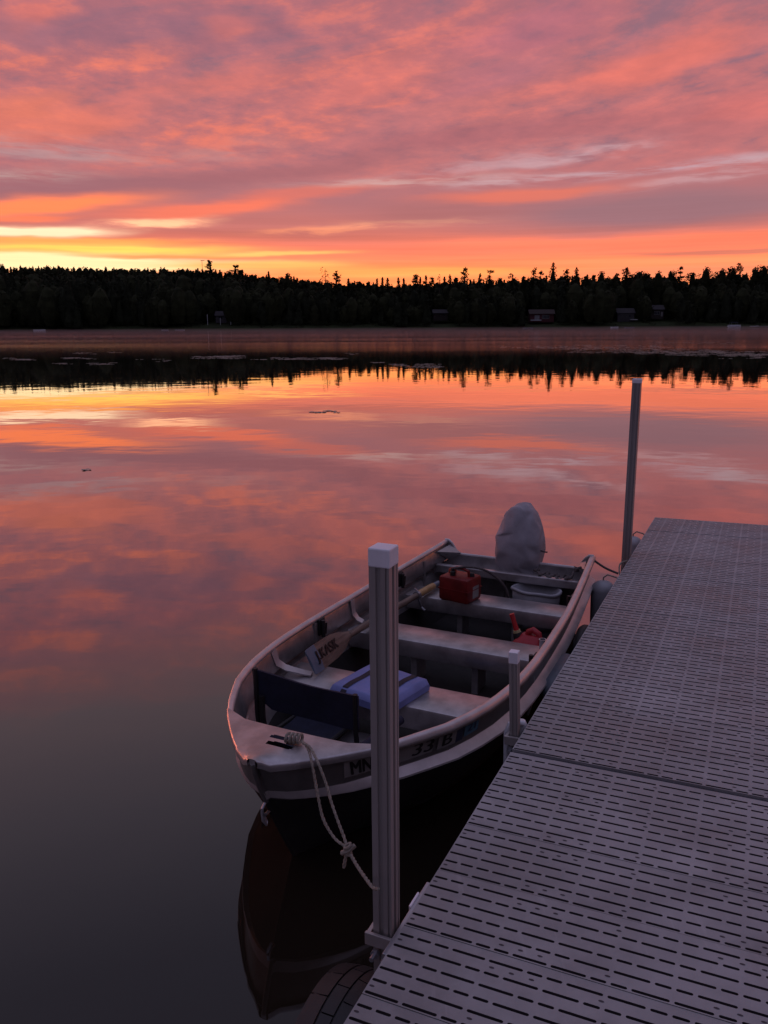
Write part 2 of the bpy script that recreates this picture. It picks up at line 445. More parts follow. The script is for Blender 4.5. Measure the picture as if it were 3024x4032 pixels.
# ---------------------------------------------------------------- trees
def leaf_quads(g, centres, size, rnd, flat=0.5):
    for c in centres:
        s = size * rnd.uniform(.6, 1.25)
        a = Vector((rnd.gauss(0, 1), rnd.gauss(0, 1), rnd.gauss(0, 1) * flat)).normalized()
        b = a.cross(Vector((rnd.gauss(0, 1), rnd.gauss(0, 1), rnd.gauss(0, 1)))).normalized()
        c = Vector(c); w = s * rnd.uniform(.45, .8)
        g.add([c - a * s * .5, c - b * w * .5, c + a * s * .5, c + b * w * .5], [(0, 1, 2, 3)])


def crown_points(kind, h, w, rnd, n):
    P = []
    if kind == 'spruce':
        for _ in range(n):
            q = rnd.random() ** 1.15; z = h * (.12 + .88 * (1 - q) if False else .1 + .9 * q)
            r = w * .5 * min(1, 1.25 * (1 - q) ** .72) * rnd.random() ** .5 * (.75 + .35 * math.sin(z * 3.4)) + .1
            a = rnd.uniform(0, 6.283); P.append((r * math.cos(a), r * math.sin(a), z - r * .25))
    elif kind == 'pine':          # tufts on level limbs, sky between them
        lim = []
        for k in range(max(16, int(h * 1.6))):
            q = rnd.uniform(.30, 1.0) ** .9; a = rnd.uniform(0, 6.283)
            L = w * .5 * (1.08 - .75 * max(0, q - .55) / .45) * rnd.uniform(.55, 1.1)
            lim.append((q, a, L))
        for _ in range(n):
            q, a, L = rnd.choice(lim); u = rnd.uniform(.15, 1) ** .7
            P.append((L * u * math.cos(a) + rnd.gauss(0, .35), L * u * math.sin(a) + rnd.gauss(0, .35), h * q + L * u * .18 + rnd.gauss(0, .28)))
    elif kind == 'snag':
        pass
    else:
        lobes = [(rnd.uniform(-.3, .3) * w, rnd.uniform(-.3, .3) * w, h * rnd.uniform(.38, .86), w * rnd.uniform(.20, .34)) for _ in range(9)]
        lobes.append((0, 0, h * .86, w * .2))
        for _ in range(n):
            x, y, z, r = rnd.choice(lobes)
            v = Vector((rnd.gauss(0, 1), rnd.gauss(0, 1), rnd.gauss(0, 1))).normalized() * r * rnd.random() ** .4
            P.append((x + v.x, y + v.y, min(h, z + v.z * 1.05)))
    return P


def heart(g, kind, X, Y, z0, h, w, k=1.0):
    """the close dark inside of a crown"""
    if kind == 'spruce': P = [(.30, .05), (.36, .15), (.24, .5), (.12, .78), (.02, .97)]
    else: P = [(.16, .08), (.30, .28), (.36, .5), (.32, .72), (.18, .88), (.03, .95)]
    ph = (X * 1.7) % 6.28
    g.rings([[(X + r * w * k * (1 + .22 * math.sin(3 * a + ph + q * 9)) * math.cos(a), Y + r * w * k * math.sin(a), z0 + h * q) for a in [6.2832 * j / 9 for j in range(9)]] for r, q in P], True)




def make_tree(kind, X, Y, z0, h, w, label, cat, group, seed):
    rnd = random.Random(seed)
    root = thing({'spruce': 'spruce_tree', 'pine': 'pine_tree', 'broad': 'broadleaf_tree', 'snag': 'gnarled_pine'}[kind], label, cat, WORLD, (X, Y, z0), group)
    g = G(); top = h * (.98 if kind in ('spruce', 'pine', 'snag') else .7)
    lean = rnd.uniform(-.03, .03)
    g.tube([(X + lean * top * q, Y, z0 - .3 + top * q) for q in (0, .15, .4, .7, 1)], [h * .018 + .08, h * .015 + .06, h * .012 + .04, h * .008 + .03, .05], 7)
    for k in range(10 if kind != 'snag' else 26):
        q = rnd.uniform(.4, .95); a = rnd.uniform(0, 6.283); L = w * .45 * (1.1 - q * .6) * rnd.uniform(.6, 1.1)
        if kind == 'spruce': L *= .6
        p0 = Vector((X + lean * top * q, Y, z0 + top * q)); dr = -0.25 if kind == 'snag' else .25
        dv = Vector((math.cos(a), math.sin(a) * .8, 0))
        g.tube([p0, p0 + dv * L * .5 + Vector((0, 0, .10 * L)), p0 + dv * L + Vector((0, 0, dr * L))], [.12, .09, .05], 4)
    part(g, 'trunk', M['bark'], root)
    g = G()
    if kind == 'snag':
        pts = []
        for k in range(34):
            q = rnd.uniform(.30, 1.0); a = rnd.choice((0, 3.1416)) + rnd.gauss(0, .5); L = w * .5 * (1.15 - .75 * q) * rnd.uniform(.5, 1.05)
            for j in range(7):
                u = rnd.uniform(.3, 1); pts.append((L * u * math.cos(a), L * u * math.sin(a), h * q + .08 * L - L * u * u * .35 + rnd.gauss(0, .14)))
        leaf_quads(g, [(X + p[0], Y + p[1], z0 + p[2]) for p in pts], .62, rnd)
    else:
        n = {'spruce': 700, 'pine': 800, 'broad': 950}[kind]
        leaf_quads(g, [(X + lean * p[2] + p[0], Y + p[1], z0 + p[2]) for p in crown_points(kind, h, w, rnd, n)], .85, rnd)
    if kind != 'snag': heart(g, 'spruce' if kind == 'pine' else kind, X + lean * h * .6, Y, z0, h * .96, w, .62 if kind != 'pine' else .45)
    part(g, 'crown', M['leaf2'] if kind == 'broad' else M['leaf'], root, smooth=False)
    return root


MASS = [(-900, 1040), (0, 1046), (300, 1053), (400, 1056), (800, 1060), (930, 1075), (970, 1086), (1090, 1100), (1180, 1106), (1350, 1130), (1420, 1120), (1545, 1134),
        (1600, 1124), (1700, 1116), (1800, 1098), (1900, 1098), (1980, 1104), (2050, 1100), (2100, 1090), (2200, 1088), (2300, 1092), (2400, 1090), (2480, 1082),
        (2560, 1080), (2650, 1084), (2702, 1118), (2760, 1090), (2830, 1084), (2900, 1078), (3024, 1072), (3900, 1060)]
MASS = [(a, b - (9 if a > 960 else 0)) for a, b in MASS]


def mass_top(X, Y):
    px = 1512 + math.tan(math.atan2(X, Y)) * F_PX * 1.025
    py = float(np.interp(px, [m[0] for m in MASS], [m[1] for m in MASS]))
    return far(px, py, Y)[1]


HOUSES = [  # x centre px, x half px, base py, distance, forest clearing
    (2134, 66, 1259, 404), (2464, 52, 1257, 406), (2588, 34, 1246, 408), (1735, 42, 1252, 406), (862, 40, 1262, 404)]
CLEAR = []
for hx, hw, hy, Yh in HOUSES:
    X, _ = far(hx, hy, Yh); CLEAR.append((X, Yh, hw / F_PX * Yh * 1.0 + .6))

rnd = random.Random(3)
g1 = G(); g2 = G(); gt = G()
rows = [(400, 3.6, .50, .85), (407, 3.8, .60, .95), (415, 4.0, .72, 1.0), (424, 4.2, .84, 1.0), (434, 4.4, .9, 1.0), (446, 4.8, .93, 1.0), (458, 5.2, .95, 1.0), (470, 6, .97, 1.0), (500, 6, .98, 1.0), (535, 6, .98, 1.0), (575, 3.6, .985, 1.0), (605, 3.0, .98, 1.0), (622, 2.8, .985, 1.0)]
for Yr, step, lo, hi in rows:
    X = -Yr * .80
    while X < Yr * .72:
        X += step * rnd.uniform(.75, 1.3); Y = Yr + rnd.uniform(-5, 5)
        if Y > 545 and X > 30: continue
        gz = ground_z(X, Y)
        if any(abs(X - cx) < cr and Y < cy + 9 for cx, cy, cr in CLEAR): continue
        top = gz + (mass_top(X, Y) - gz) * rnd.uniform(lo, hi) - rnd.uniform(0, 1.0) + (rnd.choice((0, 0, 0, .8, 1.6)) if Y > 440 else 0)
        h = min(top - gz, 24 if Y < 460 else 17) * rnd.uniform(.86, 1.0) if Y < 600 else min(top - gz, 17)
        if h < 4: continue
        kind = rnd.choice(('spruce', 'pine', 'broad', 'broad')) if Y < 500 else rnd.choice(('spruce', 'spruce', 'broad'))
        w = h * {'spruce': .44, 'pine': .50, 'broad': .60}[kind] + 1.4
        dens = 150 if Y < 500 else 110
        pts = crown_points(kind, h, w, rnd, dens)
        if kind != 'broad': pts += [(p[0] * .7, p[1] * .7, p[2] * .9) for p in crown_points('broad', h * .75, w, rnd, 50)]
        heart(g2 if kind == 'broad' else g1, 'spruce' if kind == 'spruce' else 'broad', X, Y, gz, h, w, .88 if kind != 'pine' else .7)
        leaf_quads(g2 if kind == 'broad' else g1, [(X + p[0], Y + p[1], gz + p[2]) for p in pts], 1.15 if Y < 428 else 1.5 if Y < 560 else 1.1, rnd)
        fill = [(w * .5 * rnd.uniform(-1, 1), w * .4 * rnd.uniform(-1, 1), h * rnd.uniform(.0, .70 if Y < 420 else .84)) for _ in range(95 if Y < 500 else 30)]
    leaf_quads(g2 if rnd.random() < .5 else g1, [(X + p[0], Y + p[1], gz + p[2]) for p in fill], 2.6, rnd)
    gt.tube([(X, Y, gz - .3), (X, Y, gz + h * .75)], [.22, .06], 5)
gf = G(); gf.v = g1.v; gf.f = g1.f; gf.m = [0] * len(g1.f)
gf.cur = 1; gf.add(g2.v, g2.f); gf.cur = 2; gf.add(gt.v, gt.f)
single(gf, 'forest', [M['leaf'], M['leaf2'], M['bark']], 'dark mixed forest covering the far shore and its ridge', 'forest', smooth=False, kind='stuff', fix=False)
# undergrowth along the bank, reading as one dark belt
gu = G()
for k in range(5200):
    X = rnd.uniform(-320, 290); Y = SHORE + rnd.uniform(2.5, 22) + 3 * math.sin(X * .03)
    if any(abs(X - cx) < cr * 1.0 and Y < cy + 4 for cx, cy, cr in CLEAR): continue
    z = ground_z(X, Y)
    leaf_quads(gu, [(X, Y, z + rnd.uniform(.1, 2.6) * (1 - .4 * rnd.random()))], 1.2, rnd)
single(gu, 'bank_undergrowth', M['leaf2'], 'low dark bushes along the foot of the far shore', 'bushes', smooth=False, kind='stuff', fix=False)

SKY_TREES = [  # x px, y top px, kind, crown width px, label
    (828, 1027, 'pine', 34, 'lone tufted pine on the ridge just right of the thin mast'),
    (925, 1043, 'pine', 44, 'spreading pine where the left ridge begins to drop'),
    (945, 1064, 'broad', 30, 'small round tree on the shoulder below the spreading pine'),
    (1052, 1068, 'spruce', 26, 'small pointed spruce on the slope right of the ridge'),
    (1128, 1059, 'broad', 46, 'round dense tree standing alone left of the gnarled pine'),
    (1276, 1050, 'snag', 76, 'gnarled old pine with bare drooping limbs above the treeline'),
    (1322, 1066, 'pine', 44, 'dense upright pine touching the gnarled pine on its right'),
    (1374, 1097, 'spruce', 30, 'short pointed spruce right of the low gap in the treeline'),
    (1418, 1096, 'broad', 34, 'low rounded tree left of the three slim spruces'),
    (1450, 1098, 'broad', 30, 'low flat tree leaning towards the three slim spruces'),
    (1481, 1096, 'spruce', 17, 'first slim spruce of the three above the lake centre'),
    (1503, 1091, 'spruce', 17, 'middle and tallest slim spruce of the three above the lake centre'),
    (1526, 1094, 'spruce', 24, 'last and widest slim spruce of the three above the lake centre'),
    (1573, 1093, 'spruce', 24, 'small spruce just right of the deepest notch in the centre'),
    (1592, 1096, 'spruce', 18, 'narrow spruce beside the small spruce right of the notch'),
    (1632, 1084, 'pine', 30, 'ragged pine standing over the low middle treeline'),
    (1652, 1091, 'spruce', 18, 'thin spruce tucked behind the ragged pine'),
    (1680, 1084, 'spruce', 26, 'pointed spruce left of the bare crooked snag'),
    (1700, 1094, 'pine', 22, 'short pine between the pointed spruce and the crooked snag'),
    (1728, 1076, 'snag', 20, 'thin bare crooked snag poking above the middle treeline'),
    (1750, 1090, 'spruce', 22, 'dark spruce directly right of the crooked snag'),
    (1776, 1081, 'spruce', 28, 'broad based spruce left of the tall shaggy pine'),
    (1830, 1060, 'pine', 44, 'tall shaggy pine over the brown shed'),
    (1800, 1077, 'broad', 36, 'rounded shoulder tree left of the tall shaggy pine'),
    (1886, 1077, 'spruce', 30, 'tapered spruce between two taller pines'),
    (1926, 1063, 'pine', 42, 'forked pine left of the leafless looking tree'),
    (1968, 1078, 'broad', 40, 'thin leaved pale crowned tree right of the forked pine'),
    (2022, 1069, 'pine', 40, 'dense pine standing up from the right hand woods'),
    (2058, 1071, 'broad', 34, 'airy crown between the dense pine and the double pine'),
    (2102, 1059, 'pine', 36, 'left pine of the pair beside the tallest tree'),
    (2130, 1062, 'pine', 32, 'right pine of the pair beside the tallest tree'),
    (2181, 1034, 'spruce', 54, 'tallest pointed tree of the right hand woods above the red cabin'),
    (2236, 1059, 'pine', 36, 'shaggy pine just right of the tallest pointed tree'),
    (2271, 1051, 'spruce', 44, 'wide spruce above the gap between red cabin and grey shed'),
    (2308, 1070, 'broad', 32, 'small crown right of the wide spruce'),
    (2369, 1056, 'broad', 54, 'round crown standing alone above the grey shed'),
    (2424, 1074, 'broad', 40, 'low thin crown right of the lone round crown'),
    (2471, 1053, 'pine', 40, 'upright pine over the white dinghy'),
    (2545, 1058, 'broad', 54, 'rounded crown at the left of the long flat canopy'),
    (2600, 1056, 'broad', 60, 'rounded crown in the middle of the long flat canopy'),
    (2641, 1049, 'broad', 44, 'highest crown of the long flat canopy'),
    (2680, 1054, 'pine', 34, 'drooping pine at the edge of the bright notch'),
    (2730, 1057, 'broad', 44, 'tree leaning into the bright notch from the right'),
    (2781, 1036, 'broad', 62, 'big round crown right of the bright notch'),
    (2850, 1043, 'broad', 50, 'second big crown past the bright notch'),
    (2888, 1037, 'broad', 46, 'tall crown over the pontoon boat'),
    (2920, 1040, 'pine', 40, 'pine beside the tall crown over the pontoon boat'),
    (2976, 1037, 'broad', 54, 'leafy tree near the right end of the far shore'),
    (3015, 1031, 'broad', 60, 'last tree at the right end of the treeline'),
]
for i, (px, py, kind, wpx, lab) in enumerate(SKY_TREES):
    Y = 585 if px < 960 else (424 + (i * 7) % 13 - 6)
    X, zt = far(px, py, Y)
    gz = ground_z(X, Y); h = zt - gz
    if px < 960: gz = max(gz, zt - 15); h = zt - gz
    make_tree(kind, X, Y, gz, h, wpx / F_PX * Y * (1.9 if kind == 'spruce' else 1.35 if kind != 'snag' else 1.1), lab, 'tree', 'trees standing out along the skyline', 100 + i)
# saplings that serrate the ridge top
# ---------------------------------------------------------------- mast
X, zt = far(795, 1026, 640); gz = ground_z(X, 640)
mast = thing('radio_mast', 'thin mast with a short crossbar rising behind the left ridge', 'mast', WORLD, (X, 640, gz))
g = G(); g.tube([(X, 640, gz), (X, 640, zt)], [.22, .14], 6); part(g, 'pole', M['steel'], mast)
g = G(); g.box((X - 1.0, 639.8, zt - .15), (X + 1.9, 640.2, zt + .2)); part(g, 'crossbar', M['steel'], mast, smooth=False)

# ---------------------------------------------------------------- houses on the far shore
def house(name, label, cat, px, half, py, Y, h, roofh, wall, roof, trim, windows, door=None, overhang=.5, depth=6.0, step=None):
    X, zb = far(px, py, Y); hw = half / F_PX * Y
    root = thing(name, label, cat, WORLD, (X, Y, zb))
    g = G(); g.box((X - hw, Y, zb - 1.2), (X + hw, Y + depth, zb + h))
    g.add([(X - hw, Y + .01, zb + h), (X - hw, Y + depth, zb + h), (X - hw, Y + depth / 2, zb + h + roofh - .1)], [(0, 1, 2)])
    g.add([(X + hw, Y + .01, zb + h), (X + hw, Y + depth, zb + h), (X + hw, Y + depth / 2, zb + h + roofh - .1)], [(0, 1, 2)])
    part(g, 'wall', wall, root, smooth=False)
    g = G(); o = overhang
    e0, e1, rz = (Y - o, zb + h - .12), (Y + depth + o, zb + h - .12), (Y + depth / 2, zb + h + roofh)
    V = []
    for xx in (X - hw - o, X + hw + o):
        V += [(xx, *e0), (xx, *rz), (xx, *e1), (xx, e1[0], e1[1] - .18), (xx, rz[0], rz[1] - .2), (xx, e0[0], e0[1] - .18)]
    g.add(V, [(0, 1, 7, 6), (1, 2, 8, 7), (2, 3, 9, 8), (3, 4, 10, 9), (4, 5, 11, 10), (5, 0, 6, 11), (0, 5, 4, 1), (1, 4, 3, 2), (6, 7, 10, 11), (7, 8, 9, 10)])
    part(g, 'roof', roof, root, smooth=False)
    for (a, b, z0, z1, nb) in windows:
        x0, x1 = X + a * hw, X + b * hw
        g = G(); g.box((x0, Y - .05, zb + z0), (x1, Y - .012, zb + z1)); fr_ = part(g, 'window', M['pane'], root, smooth=False)
        g = G(); w_ = .13
        g.box((x0 - w_, Y - .10, zb + z0 - w_), (x1 + w_, Y - .055, zb + z0)); g.box((x0 - w_, Y - .10, zb + z1), (x1 + w_, Y - .055, zb + z1 + w_))
        for k in range(nb + 1):
            xx = x0 + (x1 - x0) * k / nb; g.box((xx - w_ / 2, Y - .098, zb + z0), (xx + w_ / 2, Y - .057, zb + z1))
        part(g, 'frame', trim, root, fr_, smooth=False)
    if door:
        a, b, z1 = door
        g = G(); g.box((X + a * hw, Y - .07, zb + .02), (X + b * hw, Y - .012, zb + z1)); dd = part(g, 'door', trim, root, smooth=False)
        g = G(); g.box((X + (b * .8 + a * .2) * hw, Y - .13, zb + .95), (X + (b * .9 + a * .1) * hw, Y - .075, zb + 1.1)); part(g, 'handle', M['steel'], root, dd, smooth=False)
    if step:
        a, b = step
        g = G(); g.box((X + a * hw, Y - 1.6, zb - .35), (X + b * hw, Y - .1, zb - .02)); part(g, 'porch', M['white'], root, smooth=False)
    return root


M['pane'] = mat('window glass', (0.03, 0.035, 0.045), 0.15)
M['red_wall'] = mat('red board siding', (0.075, 0.014, 0.018), 0.8, 0, 0.2, 1.5)
M['brown_wall'] = mat('brown board siding', (0.03, 0.02, 0.018), 0.85, 0, 0.2, 1.5)
M['grey_wall'] = mat('grey board siding', (0.055, 0.052, 0.058), 0.8, 0, 0.2, 1.5)
M['tan_wall'] = mat('dark tan siding', (0.03, 0.023, 0.02), 0.8, 0, 0.2, 1.5)
M['shingle'] = mat('weathered shingles', (0.045, 0.03, 0.026), 0.9, 0, 0.3, 2)
M['shingle2'] = mat('dark shingles', (0.034, 0.03, 0.033), 0.9, 0, 0.3, 2)
house('cabin', 'low red lakeside cabin with a white framed bay window', 'cabin', 2134, 46, 1259, 404, 2.9, 1.9, M['red_wall'], M['shingle'], M['trim'],
      [(.02, .58, .55, 2.0, 5)], (-.62, -.22, 2.1), step=(-.95, -.1))
house('shed', 'grey gabled shed above the white dinghy on the far shore', 'shed', 2464, 32, 1257, 406, 3.0, 2.2, M['grey_wall'], M['shingle2'], M['grey_wall'], [(.35, .6, 1.1, 1.9, 2)], (-.2, .15, 2.1), step=(.5, 1.3))
house('lodge', 'dark tan lodge half hidden by trees right of the grey shed', 'house', 2588, 24, 1246, 408, 3.4, 2.0, M['tan_wall'], M['shingle2'], M['trim'], [(-.5, .3, .9, 2.2, 3)], (.55, .85, 2.1))
house('boathouse', 'brown flat looking shed alone in the middle of the far shore', 'shed', 1735, 27, 1252, 406, 2.4, 1.6, M['brown_wall'], M['shingle2'], M['brown_wall'], [(.3, .6, 1.0, 1.8, 2)], (-.3, .0, 2.0))
house('cottage', 'small dark cottage under the trees behind two pale poles', 'cottage', 872, 22, 1262, 404, 2.4, 2.0, M['grey_wall'], M['shingle2'], M['grey_wall'], [(-.5, .2, .9, 1.9, 2)], (.45, .8, 2.0))
for px, lab, hb in ((816, 'bare pale pole left of the dark cottage', False), (867, 'short pale pole directly in front of the dark cottage', False), (907, 'pale pole carrying a birdhouse right of the dark cottage', True)):
    X, zb = far(px, 1273, 398); X, ztop = far(px, 1238 if px != 867 else 1252, 398)
    r = thing('yard_pole', lab, 'pole', WORLD, (X, 398, zb - .4))
    g = G(); g.tube([(X, 398, zb - .8), (X, 398, ztop)], .11, 6); part(g, 'post', M['white'], r)
    if hb:
        g = G(); g.box((X - .45, 397.6, ztop - 2.0), (X + .5, 398.4, ztop - 1.1)); g.add([(X - .55, 397.5, ztop - 1.1), (X + .6, 397.5, ztop - 1.1), (X + .6, 398.5, ztop - 1.1), (X - .55, 398.5, ztop - 1.1), (X, 398, ztop - .7)], [(0, 1, 4), (1, 2, 4), (2, 3, 4), (3, 0, 4)])
        part(g, 'birdhouse', M['white'], r, smooth=False)


def small_boat(px, py, Y, length, label, name='dinghy', heading=0.0, h=.55, beam=1.4, kind='dinghy', m=None):
    X, _ = far(px, py, Y); m = m or M['white']
    root = thing(name, label, 'boat', WORLD, (X, Y, 0))
    ca, sa = math.cos(heading), math.sin(heading)
    def T(a, b, z): return (X + a * ca - b * sa, Y + a * sa + b * ca, z)
    g = G(); rows = []
    for q in np.linspace(0, 1, 11):
        a = (q - .5) * length; k = (1 - max(0, (q - .55) / .45) ** 2.2) * beam * .5 + .03; sh = h * (1 + .35 * max(0, q - .4) ** 1.5)
        rows.append([T(a, -k, sh), T(a, -k * .85, .12), T(a, 0, -.1), T(a, k * .85, .12), T(a, k, sh), T(a, k * .9, sh - .02), T(a, 0, .1), T(a, -k * .9, sh - .02)])
    g.rings(rows, True); part(g, 'hull', m, root)
    if kind == 'dinghy':
        for q in (-.2, .15):
            g = G(); g.add([T(q * length - .15, -beam * .42, h * .7), T(q * length + .15, -beam * .42, h * .7), T(q * length + .15, beam * .42, h * .7), T(q * length - .15, beam * .42, h * .7),
                            T(q * length - .15, -beam * .42, h * .62), T(q * length + .15, -beam * .42, h * .62), T(q * length + .15, beam * .42, h * .62), T(q * length - .15, beam * .42, h * .62)],
                           [(0, 1, 2, 3), (4, 7, 6, 5), (0, 4, 5, 1), (1, 5, 6, 2), (2, 6, 7, 3), (3, 7, 4, 0)])
            part(g, 'seat', m, root, smooth=False)
    return root, T, X


small_boat(2421, 1284, 391, 3.6, 'white dinghy moored by itself on the far shore below the grey shed', heading=.2, h=.7)
small_boat(2480, 1284, 391.5, 4.6, 'low grey skiff beside the white dinghy on the far shore', 'skiff', .1, .5, 1.5, m=M['fender'])
small_boat(155, 1297, 388, 5.2, 'pale rowing boat drawn up at the far left shore', 'rowing_boat', .3, .8)
small_boat(2080, 1287, 392, 4.8, 'grey skiff below the red cabin', 'skiff', .15, .5, 1.5, m=M['fender'])
small_boat(650, 1290, 390, 3.0, 'left one of two pale skiffs along the left shore', 'skiff', -.1, .45)
small_boat(708, 1290, 390, 4.4, 'right one of two pale skiffs along the left shore', 'skiff', .1, .4)
root, T_, X = small_boat(2892, 1285, 388, 6.0, 'white canopied pontoon boat at the far right shore', 'pontoon_boat', .05, .75, 2.3, 'pontoon')
for a in (-2.0, 1.0):
    for b in (-.95, .95):
        g = G(); g.tube([T_(a, b, .7), T_(a, b, 2.3)], .05, 5); part(g, 'canopy_pole', M['steel'], root)
g = G(); c = [T_(a, b, 2.3 + .15 * (abs(b) < .5)) for a in (-2.2, 1.2) for b in (-1.1, -.4, .4, 1.1)]
g.add(c + [(p[0], p[1], p[2] + .08) for p in c], [(0, 1, 5, 4), (1, 2, 6, 5), (2, 3, 7, 6), (8, 12, 13, 9), (9, 13, 14, 10), (10, 14, 15, 11), (0, 4, 12, 8), (3, 11, 15, 7)])
part(g, 'canopy', M['navy'], root, smooth=False)
g = G()
for a0, a1, b0, b1 in ((-2.7, 2.4, -1.12, -1.05), (-2.7, 2.4, 1.05, 1.12), (-2.75, -2.68, -1.1, 1.1)):
    g.add([T_(a, b, z) for z in (.75, 1.35) for a, b in ((a0, b0), (a1, b0), (a1, b1), (a0, b1))], [(0, 1, 2, 3), (4, 7, 6, 5), (0, 4, 5, 1), (1, 5, 6, 2), (2, 6, 7, 3), (3, 7, 4, 0)])
part(g, 'railing', M['white'], root, smooth=False)
small_boat(2968, 1287, 390, 4.2, 'open white runabout right beside the pontoon boat', 'runabout', -.1, .75, 1.8)
X, _ = far(3000, 1292, 389)
pr = thing('shore_pier', 'pale low pier between the boats at the far right shore', 'pier', WORLD, (X, 389, 0))
g = G(); g.box((X - 3, 388.6, .45), (X + 9, 390, .62)); part(g, 'deck', M['frame'], pr, smooth=False)
for a in (-2.5, 2, 6.5):
    g = G(); g.tube([(X + a, 389.3, -1), (X + a, 389.3, .45)], .08, 6); part(g, 'leg', M['steel'], pr)

# ---------------------------------------------------------------- lily pads
def pads(g, cx, cy, rx, ry, n, r0, r1, rnd):
    for _ in range(n):
        u = rnd.random() ** .6; a = rnd.uniform(0, 6.283)
        x, y = cx + rx * u * math.cos(a), cy + ry * u * math.sin(a); r = rnd.uniform(r0, r1); s = rnd.uniform(0, 6.28)
        P = [(x, y, .012)] + [(x + r * math.cos(s + k * .62), y + r * math.sin(s + k * .62), .010 + .008 * math.sin(k * 2.1)) for k in range(10)]
        g.add(P, [(0, k, k + 1) for k in range(1, 10)])


rnd = random.Random(11)
def water_at(px, py):
    az, el = bearing(px, py); D = CAM_H / math.tan(R(-el)); return D * math.sin(R(az)), D * math.cos(R(az))


g = G()
for x0, x1, y0, y1, n in ((60, 120, 1412, 1422, 40), (0, 170, 1408, 1418, 90), (230, 360, 1408, 1414, 120), (230, 255, 1430, 1435, 25), (355, 445, 1428, 1437, 80), (280, 370, 1388, 1394, 60),
                          (530, 690, 1414, 1424, 40), (430, 470, 1384, 1390, 20), (765, 970, 1402, 1413, 420), (1080, 1360, 1408, 1416, 420), (860, 960, 1397, 1403, 60), (1000, 1060, 1410, 1417, 25),
                          (1545, 1600, 1434, 1441, 60), (1615, 1735, 1438, 1449, 120), (1660, 1730, 1432, 1437, 50), (1480, 1500, 1425, 1430, 8), (1360, 1390, 1390, 1396, 15),
                          (1970, 2300, 1362, 1372, 260), (2200, 2600, 1358, 1376, 700), (2250, 2700, 1366, 1390, 700), (2500, 2860, 1376, 1396, 700), (2640, 3024, 1384, 1402, 900), (2560, 2900, 1346, 1354, 250), (2850, 3024, 1396, 1412, 200)):
    for k in range(max(3, n // 10)):
        X0, Y0 = water_at(rnd.uniform(x0, x1), rnd.uniform(y0, y1))
        pads(g, X0, Y0, .5, .16, 6, .06, .12, rnd)
single(g, 'lily_pad_mat', M['lily'], 'broken mats of pale lily pads floating far out on the lake', 'lily pads', smooth=False, kind='stuff', fix=False)
for k, (px, py, r, lab) in enumerate(((1232, 1623, .075, 'leftmost lily pad of the small cluster in open water'), (1250, 1625, .06, 'second lily pad from the left of the small open water cluster'), (1268, 1624, .085, 'lily pad in the middle of the small open water cluster'),
                                    (1290, 1618, .09, 'farthest lily pad of the small cluster in open water'), (1312, 1620, .07, 'lily pad next to the right end of the small open water cluster'), (1326, 1625, .06, 'rightmost lily pad of the small cluster in open water'),
                                    (340, 1851, .05, 'single lily pad drifting alone on the left water'))):
    X0, Y0 = water_at(px, py)
    g = G(); P = [(X0, Y0, .012)] + [(X0 + 1.6 * r * math.cos(k + j * .3), Y0 + r * 1.4 * math.sin(k + j * .3), .010 + .006 * math.sin(j * 1.3)) for j in range(20)]
    g.add(P, [(0, j, j + 1) for j in range(1, 20)])
    single(g, 'lily_pad', M['lily'], lab, 'lily pad', WORLD, (X0, Y0, 0), smooth=False, group='lily pads floating near the dock' if px > 400 else None, fix=False)

# ---------------------------------------------------------------- dock
rv, dv, fv = cam_axes(R(12.03), -0.0182)      # the dock is a touch out of level
TH = R(24.75)


def tilt(v): return right * v.dot(rv) + down * v.dot(dv) + fwd * v.dot(fv)


_d = Vector((math.sin(TH), math.cos(TH), 0)); _n = Vector((math.cos(TH), -math.sin(TH), 0))
DX, DN, DZ = tilt(_d), tilt(_n), tilt(Vector((0, 0, 1)))
DO = tilt(_d * 1.7899 - _n * 0.9206 - Vector((0, 0, 1.8204))) + Vector((0, 0, CAM_H))
DOCK = Frame(DO, DX, DN, DZ)


def D(s, n, z): return DO + DX * s + DN * n + DZ * z


PW = .3016; UNIT = .0575; GAP = .0113; HW = .0052; NU = 27; DW = UNIT * NU + .006


